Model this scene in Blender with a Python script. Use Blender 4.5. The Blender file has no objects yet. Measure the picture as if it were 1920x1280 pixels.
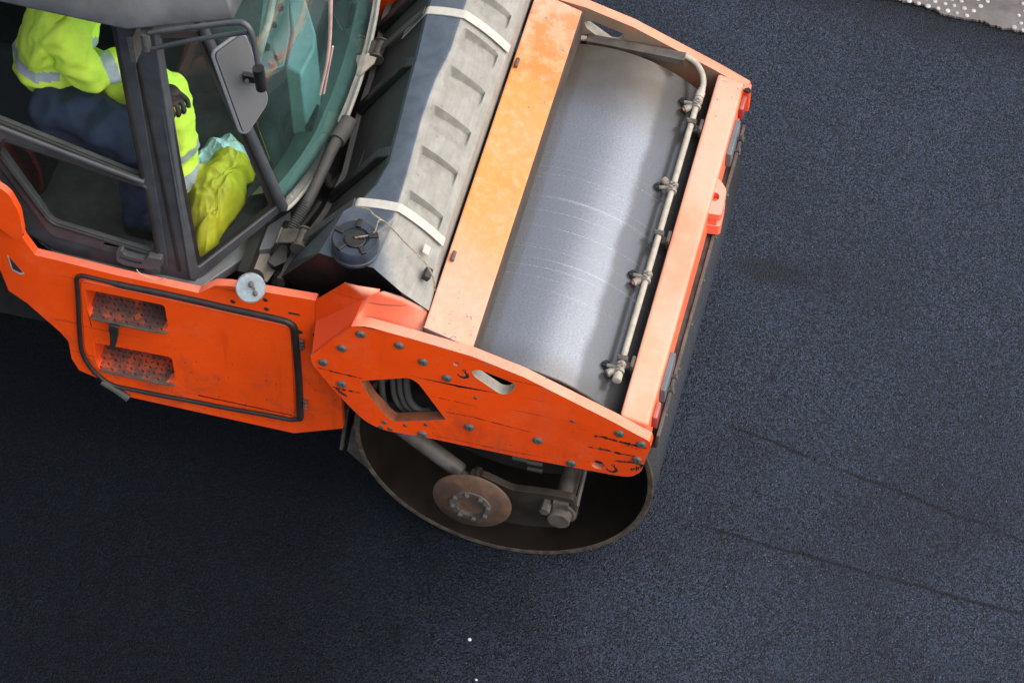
import bpy, bmesh, math, random
from mathutils import Vector, Matrix, noise as mnoise
from mathutils.geometry import tessellate_polygon
random.seed(7)
scn = bpy.context.scene
V = Vector

# ------------------------------------------------------------------ camera
CAM = V((1.89285481, -9.21203704, 12.00384541))
CR = V((0.97091076, 0.23876334, 0.01801)).normalized()
CU = V((-0.19720177, 0.75470561, 0.62572431)).normalized()
CF = V((-0.13580777, 0.61107407, -0.77983635)).normalized()
FPX = 6882.36                       # focal length in pixels of the 1920 px wide photograph
cam_d = bpy.data.cameras.new('camera'); cam = bpy.data.objects.new('camera', cam_d)
scn.collection.objects.link(cam)
cam_d.sensor_width = 36; cam_d.lens = FPX/1920*36
cam_d.clip_start = .1; cam_d.clip_end = 500
m = Matrix.Identity(4)
for i in range(3):
    m[i][0] = CR[i]; m[i][1] = CU[i]; m[i][2] = -CF[i]; m[i][3] = CAM[i]
cam.matrix_world = m
scn.camera = cam

# ------------------------------------------------------------------ light
SUN_EL, SUN_AZ = math.radians(52), math.radians(-4)      # azimuth measured from +x towards +y
w = bpy.data.worlds.new('World'); scn.world = w; w.use_nodes = True
nt = w.node_tree; nt.nodes.clear()
sky = nt.nodes.new('ShaderNodeTexSky'); sky.sky_type = 'NISHITA'; sky.sun_disc = False
sky.sun_elevation = SUN_EL; sky.sun_rotation = math.pi/2-SUN_AZ
sky.air_density = 1.0; sky.dust_density = 2.5; sky.ozone_density = 1.0
hs = nt.nodes.new('ShaderNodeHueSaturation'); hs.inputs['Saturation'].default_value = .62
bg = nt.nodes.new('ShaderNodeBackground'); bg.inputs[1].default_value = .15
wo = nt.nodes.new('ShaderNodeOutputWorld')
nt.links.new(sky.outputs[0], hs.inputs['Color']); nt.links.new(hs.outputs[0], bg.inputs[0]); nt.links.new(bg.outputs[0], wo.inputs[0])
sd = bpy.data.lights.new('sun', 'SUN'); sd.energy = 2.3; sd.angle = math.radians(88); sd.color = (1, .95, .88)
so = bpy.data.objects.new('sun', sd); scn.collection.objects.link(so)
sdir = V((math.cos(SUN_EL)*math.cos(SUN_AZ), math.cos(SUN_EL)*math.sin(SUN_AZ), math.sin(SUN_EL)))
so.rotation_euler = sdir.to_track_quat('Z', 'Y').to_euler()
scn.view_settings.view_transform = 'Standard'; scn.view_settings.look = 'None'
scn.view_settings.gamma = 1; scn.view_settings.exposure = 0.75
scn.render.resolution_x = 1024; scn.render.resolution_y = 682

# ------------------------------------------------------------------ helpers
def ray(px, py):
    return CF + CR*((px-960)/FPX) + CU*((640-py)/FPX)
def at(px, py, ax, v):               # point of a plane x|y|z = v seen at a spot of the photograph
    D = ray(px, py); i = 'xyz'.index(ax)
    return CAM + D*((v-CAM[i])/D[i])
def atp(px, py, p0, n):
    D = ray(px, py); return CAM + D*((p0-CAM).dot(n)/D.dot(n))
def Y(l, y): return [at(a, b, 'y', y) for a, b in l]
def Z(l, z): return [at(a, b, 'z', z) for a, b in l]

def link(name, bm, mat, parent=None, smooth=False, bevel=0, seg=2, sub=0, angle=35, mats=None):
    me = bpy.data.meshes.new(name)
    bmesh.ops.recalc_face_normals(bm, faces=bm.faces) if not getattr(bm, '_keep', False) else None
    bm.to_mesh(me); bm.free()
    o = bpy.data.objects.new(name, me); scn.collection.objects.link(o)
    for q in (mats or [mat]): me.materials.append(q)
    if parent: o.parent = parent
    if bevel:
        b = o.modifiers.new('b', 'BEVEL'); b.width = bevel; b.segments = seg; b.limit_method = 'ANGLE'; b.angle_limit = math.radians(angle); b.harden_normals = False
    if sub:
        s = o.modifiers.new('s', 'SUBSURF'); s.levels = sub; s.render_levels = sub
    if smooth or bevel:
        for p in me.polygons: p.use_smooth = True
        if not sub or bevel: me.set_sharp_from_angle(angle=math.radians(angle))
    return o
def top(o, label, cat, group=None, kind=None):
    if label: o['label'] = label
    if cat: o['category'] = cat
    if group: o['group'] = group
    if kind: o['kind'] = kind
    return o
def empty(name, loc):
    o = bpy.data.objects.new(name, None); scn.collection.objects.link(o); o.location = loc; o.empty_display_size = .1
    return o
def adopt(o, par):                   # parent without moving
    o.parent = par; o.matrix_parent_inverse = Matrix.Translation(-par.location) if par.type == 'EMPTY' else Matrix.Identity(4)
    return o

def round_poly(pts, r, n=4):
    """round the corners of a closed polygon of 3-D points; r number or list"""
    out = []; N = len(pts)
    for i, p in enumerate(pts):
        rr = r[i] if isinstance(r, (list, tuple)) else r
        if rr <= 0: out.append(p); continue
        a = pts[i-1]-p; b = pts[(i+1) % N]-p
        k = min(rr, a.length*.45, b.length*.45)
        s = p+a.normalized()*k; e = p+b.normalized()*k
        for j in range(n+1):
            t = j/n
            out.append(s*(1-t)**2+p*2*t*(1-t)+e*t*t)
    return out
def plate(bm, outer, thick, holes=(), mi=0):
    """extrude a planar polygon with holes by the vector thick"""
    loops = [list(outer)]+[list(h) for h in holes]
    tris = tessellate_polygon([[tuple(p) for p in l] for l in loops])
    flat = [p for l in loops for p in l]
    A = [bm.verts.new(p) for p in flat]; B = [bm.verts.new(p+thick) for p in flat]
    for t in tris:
        for S, fl in ((A, False), (B, True)):
            try: f = bm.faces.new([S[i] for i in (t if not fl else reversed(t))]); f.material_index = mi
            except ValueError: pass
    k = 0
    for l in loops:
        n = len(l)
        for i in range(n):
            j = (i+1) % n
            try: f = bm.faces.new((A[k+i], A[k+j], B[k+j], B[k+i])); f.material_index = mi
            except ValueError: pass
        k += n
def box(bm, c, s, R=None, mi=0):
    R = R or Matrix.Identity(3); c = V(c)
    vs = [bm.verts.new(c+R@V((x*s[0]/2, y*s[1]/2, z*s[2]/2))) for x in (-1, 1) for y in (-1, 1) for z in (-1, 1)]
    for q in ((0, 1, 3, 2), (4, 6, 7, 5), (0, 4, 5, 1), (2, 3, 7, 6), (0, 2, 6, 4), (1, 5, 7, 3)):
        f = bm.faces.new([vs[i] for i in q]); f.material_index = mi
def hexa(bm, lo, hi, mi=0):
    """prism between two equal-length loops"""
    n = len(lo); A = [bm.verts.new(p) for p in lo]; B = [bm.verts.new(p) for p in hi]
    bm.faces.new(list(reversed(A))).material_index = mi; bm.faces.new(B).material_index = mi
    for i in range(n):
        bm.faces.new((A[i], A[(i+1) % n], B[(i+1) % n], B[i])).material_index = mi
def frame_of(d):
    d = d.normalized(); a = V((0, 0, 1)) if abs(d.z) < .9 else V((1, 0, 0))
    u = d.cross(a).normalized(); return u, d.cross(u)
def tube(bm, pts, r, n=12, smooth=3, caps=True, mi=0, rf=None):
    pts = [V(p) for p in pts]
    if len(pts) > 2 and smooth:
        q = []
        P = [pts[0]*2-pts[1]]+pts+[pts[-1]*2-pts[-2]]
        for i in range(1, len(P)-2):
            for k in range(smooth*2):
                t = k/(smooth*2); a, b, c, d = P[i-1], P[i], P[i+1], P[i+2]
                q.append(.5*((2*b)+(c-a)*t+(2*a-5*b+4*c-d)*t*t+(3*b-a-3*c+d)*t**3))
        q.append(pts[-1]); pts = q
    rings = []; u = None
    for i, p in enumerate(pts):
        d = (pts[min(i+1, len(pts)-1)]-pts[max(i-1, 0)]).normalized()
        if u is None: u, v = frame_of(d)
        else:
            u = (u-d*u.dot(d)).normalized(); v = d.cross(u)
        rr = rf(i/(len(pts)-1)) if rf else r
        rings.append([bm.verts.new(p+(u*math.cos(2*math.pi*k/n)+v*math.sin(2*math.pi*k/n))*rr) for k in range(n)])
    for a, b in zip(rings, rings[1:]):
        for k in range(n):
            bm.faces.new((a[k], a[(k+1) % n], b[(k+1) % n], b[k])).material_index = mi
    if caps:
        bm.faces.new(list(reversed(rings[0]))).material_index = mi; bm.faces.new(rings[-1]).material_index = mi
def lathe(bm, c, ax, prof, n=32, mi=0, u=None):
    """prof: list of (offset along axis, radius)"""
    c = V(c); ax = V(ax).normalized(); u0, v0 = frame_of(ax); rings = []
    for h, r in prof:
        if r < 1e-5: rings.append([bm.verts.new(c+ax*h)])
        else: rings.append([bm.verts.new(c+ax*h+(u0*math.cos(2*math.pi*k/n)+v0*math.sin(2*math.pi*k/n))*r) for k in range(n)])
    for a, b in zip(rings, rings[1:]):
        for k in range(n):
            l = (k+1) % n
            if len(a) == 1 and len(b) == 1: continue
            if len(a) == 1: f = bm.faces.new((a[0], b[l], b[k]))
            elif len(b) == 1: f = bm.faces.new((a[k], a[l], b[0]))
            else: f = bm.faces.new((a[k], a[l], b[l], b[k]))
            f.material_index = mi
def NB(): return bmesh.new()
def basis(x, y, z):
    return Matrix((x, y, z)).transposed()

# ------------------------------------------------------------------ materials
class NT:
    def __init__(s, name):
        s.m = bpy.data.materials.new(name); s.m.use_nodes = True; s.t = s.m.node_tree
        s.b = s.t.nodes['Principled BSDF']; s.tc = s.t.nodes.new('ShaderNodeTexCoord')
    def n(s, k, **kw):
        q = s.t.nodes.new(k)
        for a, v in kw.items(): setattr(q, a, v)
        return q
    def l(s, a, b): s.t.links.new(a, b)
    def val(s, sock, v):
        if hasattr(v, 'links') or hasattr(v, 'is_linked'): s.l(v, sock)
        else: sock.default_value = v
    def noise(s, scale, detail=4, rough=.5, vec=None, stretch=None, dist=0):
        q = s.n('ShaderNodeTexNoise'); q.inputs['Scale'].default_value = scale; q.inputs['Detail'].default_value = detail
        q.inputs['Roughness'].default_value = rough; q.inputs['Distortion'].default_value = dist
        v = vec or s.tc.outputs['Object']
        if stretch:
            mp = s.n('ShaderNodeMapping'); mp.inputs['Scale'].default_value = stretch; s.l(v, mp.inputs[0]); v = mp.outputs[0]
        s.l(v, q.inputs['Vector']); return q.outputs['Fac']
    def voro(s, scale, feature='F1', vec=None, rnd=1):
        q = s.n('ShaderNodeTexVoronoi', feature=feature); q.inputs['Scale'].default_value = scale; q.inputs['Randomness'].default_value = rnd
        s.l(vec or s.tc.outputs['Object'], q.inputs['Vector']); return q
    def ramp(s, x, a, b, y0=0., y1=1., smooth=True):
        q = s.n('ShaderNodeMapRange'); q.interpolation_type = 'SMOOTHSTEP' if smooth else 'LINEAR'
        s.l(x, q.inputs[0]); q.inputs[1].default_value = a; q.inputs[2].default_value = b; q.inputs[3].default_value = y0; q.inputs[4].default_value = y1
        return q.outputs[0]
    def math(s, op, a, b=0., clamp=False):
        q = s.n('ShaderNodeMath', operation=op); q.use_clamp = clamp; s.val(q.inputs[0], a); s.val(q.inputs[1], b); return q.outputs[0]
    def mix(s, f, a, b):
        q = s.n('ShaderNodeMix', data_type='RGBA'); s.val(q.inputs[0], f); s.val(q.inputs[6], c4(a)); s.val(q.inputs[7], c4(b)); return q.outputs[2]
    def sep(s, v):
        q = s.n('ShaderNodeSeparateXYZ'); s.l(v, q.inputs[0]); return q.outputs
    def bump(s, h, strength=.3, dist=.002, chain=None):
        q = s.n('ShaderNodeBump'); q.inputs['Strength'].default_value = strength; q.inputs['Distance'].default_value = dist
        s.l(h, q.inputs['Height'])
        if chain: s.l(chain, q.inputs['Normal'])
        return q.outputs[0]
    def edge(s, r=.006):
        bv = s.n('ShaderNodeBevel'); bv.samples = 4; bv.inputs[0].default_value = r
        g = s.n('ShaderNodeNewGeometry'); d = s.n('ShaderNodeVectorMath', operation='DOT_PRODUCT')
        s.l(bv.outputs[0], d.inputs[0]); s.l(g.outputs['Normal'], d.inputs[1])
        return s.ramp(d.outputs['Value'], .995, .90)
    def fin(s, col=None, rough=None, metal=None, normal=None, spec=None, coat=None):
        for k, v in (('Base Color', col), ('Roughness', rough), ('Metallic', metal), ('Specular IOR Level', spec), ('Coat Weight', coat)):
            if v is None: continue
            s.val(s.b.inputs[k], c4(v) if k == 'Base Color' else v)
        if normal is not None: s.l(normal, s.b.inputs['Normal'])
        return s.m
def c4(v):
    return (*v, 1) if isinstance(v, (tuple, list)) and len(v) == 3 else v

def m_orange(name, base=(.97, .080, .003), dust=.0, wear=.5, top_dust=.55, edge=.7, warm=.0, rough=.36, upmin=0., chip_at=None):
    s = NT(name)
    big = s.noise(2.2, 5, .6); fine = s.noise(26, 5, .65); vf = s.noise(220, 3, .6)
    col = s.mix(s.ramp(big, .3, .7, 0, .5), base, (base[0]*.82, base[1]*.75, base[2]))
    col = s.mix(s.ramp(vf, .35, .75, 0, .16), col, (base[0]*.6, base[1]*.5, .003))
    # sun-faded, dusty film that settles on upward faces
    g = s.n('ShaderNodeNewGeometry'); nz = s.sep(g.outputs['Normal'])[2]
    up = s.ramp(nz, .25, .85, upmin, 1)
    fade = s.mix(s.ramp(big, .35, .65), (.70, .30, .215), (.70, .28, .17))
    if warm:
        ym = s.ramp(s.math('ABSOLUTE', s.math('SUBTRACT', s.sep(s.tc.outputs['Object'])[1], .05)), .80, .30)
        fade = s.mix(s.math('MULTIPLY', ym, s.ramp(s.noise(2.3, 4, .6), .30, .60, .70, warm)), fade, (.72, .225, .055))
    fade = s.mix(s.ramp(fine, .45, .8, 0, .5), fade, (.55, .36, .24))
    dmask = s.math('MULTIPLY', up, s.ramp(fine, .1, .6, top_dust*1.25, top_dust*1.6), True)
    col = s.mix(dmask, col, fade)
    if dust:
        col = s.mix(s.ramp(s.noise(5, 5, .65), .35, .65, dust*.55, dust), col, (.205, .165, .12))
    # chips down to primer and steel
    chip = s.ramp(s.noise(42, 4, .6, dist=.4), .68-.05*wear, .705-.05*wear)
    zone = s.ramp(s.noise(3.1, 2, .5), .47, .60)
    if chip_at:
        vd = s.n('ShaderNodeVectorMath', operation='DISTANCE'); s.l(s.tc.outputs['Object'], vd.inputs[0]); vd.inputs[1].default_value = chip_at
        near = s.ramp(vd.outputs['Value'], .42, .08); zone = s.math('MAXIMUM', zone, s.math('MULTIPLY', near, 1.6))
        raw = s.math('MULTIPLY', near, s.ramp(s.noise(11, 5, .7), .40, .62, 0, .75)); col = s.mix(raw, col, (.80, .13, .010))
    chip = s.math('MULTIPLY', chip, s.math('MULTIPLY', zone, wear*1.4, True))
    col = s.mix(chip, col, s.mix(s.ramp(vf, .4, .6), (.13, .13, .135), (.22, .20, .18)))
    spots = s.ramp(s.voro(55).outputs['Distance'], .11, .05); spots = s.math('MULTIPLY', spots, s.math('MULTIPLY', s.ramp(s.noise(4.5, 2), .50, .60), .75))
    col = s.mix(spots, col, (.70, .13, .015))
    if edge:
        e = s.math('MULTIPLY', s.edge(), s.ramp(s.noise(30, 4, .7), .44, .54, 0, edge))
        col = s.mix(e, col, s.mix(s.ramp(vf, .4, .6), (.07, .065, .07), (.32, .26, .21)))
    # grime that ran down the flanks
    run = s.ramp(s.noise(1, 4, .65, stretch=(26, 26, 1.6)), .52, .75); run = s.math('MULTIPLY', run, s.math('MULTIPLY', s.ramp(nz, .5, .1), s.ramp(s.noise(2.0, 3), .42, .62, 0, .38)))
    col = s.mix(run, col, (.32, .030, .004))
    fl = s.math('MULTIPLY', s.ramp(s.noise(3.3, 6, .7, dist=.6), .50, .68, 0, .22), s.ramp(nz, .5, .1)); col = s.mix(fl, col, (.93, .17, .06)); col = s.mix(s.ramp(s.noise(1.1, 4, .6), .45, .70, 0, .38), col, (.45, .045, .006))
    # specks of tar thrown up by the drums, thickest low down
    vt = s.voro(46); sp_ = s.math('MULTIPLY', s.ramp(vt.outputs['Distance'], .19, .12), s.ramp(s.sep(vt.outputs['Color'])[0], .74, .78))
    low = s.ramp(s.math('ADD', s.sep(s.tc.outputs['Object'])[2], s.math('MULTIPLY', s.math('SUBTRACT', s.noise(3, 3), .5), .9)), 1.1, .62)
    tar = s.math('MULTIPLY', s.math('MULTIPLY', sp_, low), s.ramp(nz, .5, .1, 0, .85)); col = s.mix(tar, col, (.018, .014, .013))
    film = s.math('MULTIPLY', s.math('MULTIPLY', low, s.ramp(s.noise(7, 6, .75, dist=.5), .48, .72)), s.ramp(nz, .5, .1, 0, .5)); col = s.mix(film, col, (.16, .055, .03))
    # long scrapes along x on the flanks
    sc_ = s.ramp(s.noise(1, 3, .6, stretch=(1.1, 9, 62)), .655, .67)
    sc_ = s.math('MULTIPLY', sc_, s.math('MULTIPLY', s.ramp(nz, .5, .1), s.math('MULTIPLY', s.ramp(s.noise(2.6, 2), .52, .60), wear, True)))
    col = s.mix(sc_, col, (.04, .025, .02))
    r = s.math('ADD', s.ramp(fine, .2, .8, rough, rough+.14), s.math('MULTIPLY', dmask, .22))
    bmp = s.bump(vf, .12, .0008); 
    return s.fin(col, r, 0, bmp, .35)

DARK = dict(black_rubber=.45, black_plastic=.5, dusty_black_plastic=.5, dusty_grey_rubber=.5, dirty_steel=.6, dark_oily_steel=.42, dark_machinery=.4, rusty_disc_steel=.6,
            grimy_beam_underside=.5, grimy_orange_cut_edge=.7, grimy_nozzle_plastic=.8, black_seat_vinyl=.4, navy_fabric=1.1, dirty_floor_mat=.55, black_glove=.5, bolt_steel=.7,
            grey_console_plastic=.8, grey_dash_plastic=.7, dark_mirror_housing=.5, grey_light_housing=.8, worn_tactile_paving=.8, red_lens=.6)
def m_simple(name, col, rough=.5, metal=0, var=.25, scale=12, dust=0, dustc=(.33, .28, .22), bump=.1, bscale=160, spec=.5, up=False, grain=0):
    k_ = DARK.get(name, 1); col = tuple(x*k_ for x in col); dustc = tuple(x*k_ for x in dustc)
    s = NT(name); n1 = s.noise(scale, 5, .62)
    c = s.mix(s.ramp(n1, .3, .7), tuple(x*(1-var) for x in col), tuple(min(1, x*(1+var)) for x in col))
    if grain: c = s.mix(s.ramp(s.noise(bscale, 2), .35, .65, 0, grain), c, tuple(x*.45 for x in col))
    if dust:
        f = s.ramp(s.noise(scale*.6, 6, .7), .3, .7, dust*.35, dust)
        if up:
            g = s.n('ShaderNodeNewGeometry'); f = s.math('MULTIPLY', f, s.ramp(s.sep(g.outputs['Normal'])[2], 0, .8, .15, 1))
        c = s.mix(f, c, dustc)
    nb = s.bump(s.noise(bscale, 3, .6), bump, .001)
    return s.fin(c, s.ramp(n1, .2, .8, max(rough-.08, .03), rough+.1), metal, nb, spec)

M = {}
M['flank'] = m_orange('orange_paint_flank', top_dust=.5, wear=.75, edge=.9)
M['body'] = m_orange('orange_paint_body', base=(.96, .084, .004), top_dust=.3, wear=.35, edge=.15, rough=.38)
M['beam'] = m_orange('orange_paint_beam', top_dust=.60, wear=.9, edge=.5, warm=1.0, chip_at=(-.20, .66, 1.34))
M['bar'] = m_orange('orange_paint_front_beam', top_dust=.66, wear=.7, edge=.6, upmin=.35)
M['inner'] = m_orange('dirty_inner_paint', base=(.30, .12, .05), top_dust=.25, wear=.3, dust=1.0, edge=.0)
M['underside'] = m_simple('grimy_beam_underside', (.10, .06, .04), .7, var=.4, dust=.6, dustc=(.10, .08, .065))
M['mirror'] = m_simple('dark_mirror_housing', (.075, .082, .092), .5, var=.2, dust=.08, bump=.3, bscale=400, grain=.3)
M['cab'] = m_simple('grey_cab_paint', (.056, .062, .070), .42, var=.18, dust=.14, bump=.25, bscale=420, grain=.25, up=True)
M['cab_light'] = m_simple('grey_cab_sill_paint', (.12, .14, .17), .5, var=.15, dust=.3, bump=.2, bscale=320, grain=.25)
M['rubber'] = m_simple('black_rubber', (.014, .014, .015), .5, var=.3, dust=.12, bump=.3)
M['plastic'] = m_simple('black_plastic', (.012, .013, .015), .42, var=.35, dust=.10, up=True, bump=.35, bscale=120)
M['dusty_black'] = m_simple('dusty_black_plastic', (.026, .025, .024), .6, var=.35, dust=.35, dustc=(.12, .11, .10), bump=.4, bscale=90)
M['dusty_grey'] = m_simple('dusty_grey_rubber', (.07, .07, .068), .7, var=.3, dust=.5, dustc=(.20, .18, .155), bump=.3)
M['dirt_orange'] = m_simple('grimy_orange_cut_edge', (.50, .10, .025), .6, var=.4, dust=.8, dustc=(.16, .09, .055), bump=.4)
M['nozzle'] = m_simple('grimy_nozzle_plastic', (.33, .285, .235), .5, var=.35, scale=50, dust=.4, dustc=(.18, .15, .12), bump=.3)
M['dirt_steel'] = m_simple('dirty_steel', (.16, .14, .12), .6, .25, var=.4, scale=22, dust=.5, dustc=(.13, .10, .075), bump=.5, bscale=90)
M['drum_inside'] = m_simple('greasy_drum_inside', (.010, .0075, .006), .42, .1, var=.8, scale=5, dust=.8, dustc=(.026, .018, .012), bump=.6, bscale=40)
M['rim'] = m_simple('worn_drum_rim', (.12, .095, .07), .5, .4, var=.5, scale=30, dust=.4, dustc=(.06, .045, .032), bump=.4)
M['dark_dirt'] = m_simple('dark_oily_steel', (.065, .048, .035), .55, .2, var=.5, scale=9, dust=.5, dustc=(.085, .062, .045), bump=.5, bscale=60)
M['void'] = m_simple('dark_machinery', (.02, .018, .016), .7, var=.5, scale=18, dust=.25, dustc=(.09, .075, .06))
M['rust'] = m_simple('rusty_disc_steel', (.20, .085, .038), .75, .1, var=.5, scale=16, dust=.7, dustc=(.10, .075, .058), bump=.5, bscale=70)
M['beige'] = m_simple('beige_dusty_plastic', (.34, .30, .245), .6, var=.2, scale=30, dust=.35, dustc=(.36, .30, .23), bump=.25)
M['webbing'] = m_simple('cream_webbing', (.42, .40, .36), .85, var=.12, scale=40, dust=.4, dustc=(.45, .40, .33), bump=.6, bscale=300)
M['yellow'] = m_simple('yellow_nozzle_tip', (.75, .45, .02), .4)
M['red'] = m_simple('red_lens', (.55, .05, .035), .4, var=.2, dust=.8, dustc=(.55, .26, .20), up=True)
M['steel'] = m_simple('bolt_steel', (.17, .18, .17), .42, .5, var=.25, scale=60, dust=.25, bump=.15)
M['galv'] = m_simple('galvanised_cap', (.34, .39, .41), .42, .55, var=.15, scale=60, dust=.15, bump=.5, bscale=420, grain=.35)
M['grey_box'] = m_simple('grey_light_housing', (.10, .125, .15), .5, var=.15, dust=.2)
M['hivis'] = m_simple('hi_vis_fabric', (.72, .96, .07), .75, var=.14, scale=9, bump=.4, bscale=90)
M['reflect'] = m_simple('reflective_band', (.42, .43, .46), .45, var=.12, scale=30)
M['navy'] = m_simple('navy_fabric', (.010, .017, .042), .85, var=.4, scale=9, bump=.5, bscale=70)
M['skin'] = m_simple('skin', (.50, .28, .19), .5, var=.06)
M['hair'] = m_simple('brown_hair', (.06, .04, .03), .7, bump=.6)
M['glove'] = m_simple('black_glove', (.016, .018, .018), .6)
M['teal_cloth'] = m_simple('pale_grey_plastic_bag', (.50, .66, .66), .5, var=.15, scale=14)
M['bag'] = m_simple('yellow_rain_fabric', (.46, .42, .014), .55, var=.22, scale=9, bump=.5, bscale=90)
M['seat'] = m_simple('black_seat_vinyl', (.016, .017, .018), .5, var=.3)
M['mat'] = m_simple('dirty_floor_mat', (.022, .021, .019), .85, var=.7, scale=16, dust=.85, dustc=(.105, .10, .088), bump=1.0, bscale=60)
M['console'] = m_simple('grey_console_plastic', (.28, .38, .40), .5, var=.15, dust=.1)
M['dash'] = m_simple('grey_dash_plastic', (.17, .22, .22), .55, var=.15, dust=.2)
M['pinkbar'] = m_simple('dusty_pink_bar', (.55, .36, .32), .5, var=.15)
M['decal_black'] = m_simple('black_decal', (.02, .022, .03), .5, var=.2)
M['decal_white'] = m_simple('white_decal', (.36, .33, .28), .5, var=.15)
M['pebble'] = m_simple('pale_stone', (.42, .42, .43), .7)
M['chain'] = m_simple('old_brass_chain', (.32, .25, .16), .5, .6, var=.4, scale=90)

def m_glass(name, tint, gloss=1.0, dirt=.12, dirtc=(.45, .55, .53)):
    s = NT(name); t = s.t; s.t.nodes.remove(s.b)
    tr = s.n('ShaderNodeBsdfTransparent'); tr.inputs[0].default_value = c4(tint)
    gl = s.n('ShaderNodeBsdfGlossy'); gl.inputs['Roughness'].default_value = .03
    df = s.n('ShaderNodeBsdfDiffuse'); df.inputs[0].default_value = c4(dirtc)
    fr = s.n('ShaderNodeFresnel'); fr.inputs[0].default_value = 1.5
    g = s.n('ShaderNodeNewGeometry'); front = s.math('SUBTRACT', 1.0, g.outputs['Backfacing'])
    s.l(s.mix(front, (1, 1, 1), tint), tr.inputs[0])
    a = s.n('ShaderNodeMixShader'); s.l(s.math('MULTIPLY', s.math('MULTIPLY', fr.outputs[0], gloss, True), front), a.inputs[0]); s.l(tr.outputs[0], a.inputs[1]); s.l(gl.outputs[0], a.inputs[2])
    b = s.n('ShaderNodeMixShader'); f = s.ramp(s.noise(3.5, 6, .65), .3, .75, dirt*.35, dirt); f2 = s.ramp(s.noise(170, 2), .62, .72, 0, dirt*.8)
    s.l(s.math('MULTIPLY', s.math('ADD', f, f2), front), b.inputs[0]); s.l(a.outputs[0], b.inputs[1]); s.l(df.outputs[0], b.inputs[2])
    s.l(b.outputs[0], t.nodes['Material Output'].inputs[0]); return s.m
M['windshield'] = m_glass('green_windshield_glass', (.60, .86, .82), 1.6, .08, (.25, .42, .40))
M['side_glass'] = m_glass('side_glass', (.93, .97, .96), .38, .014)
M['door_glass'] = m_glass('door_glass', (.90, .94, .93), .42, .03, (.2, .2, .19))

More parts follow.
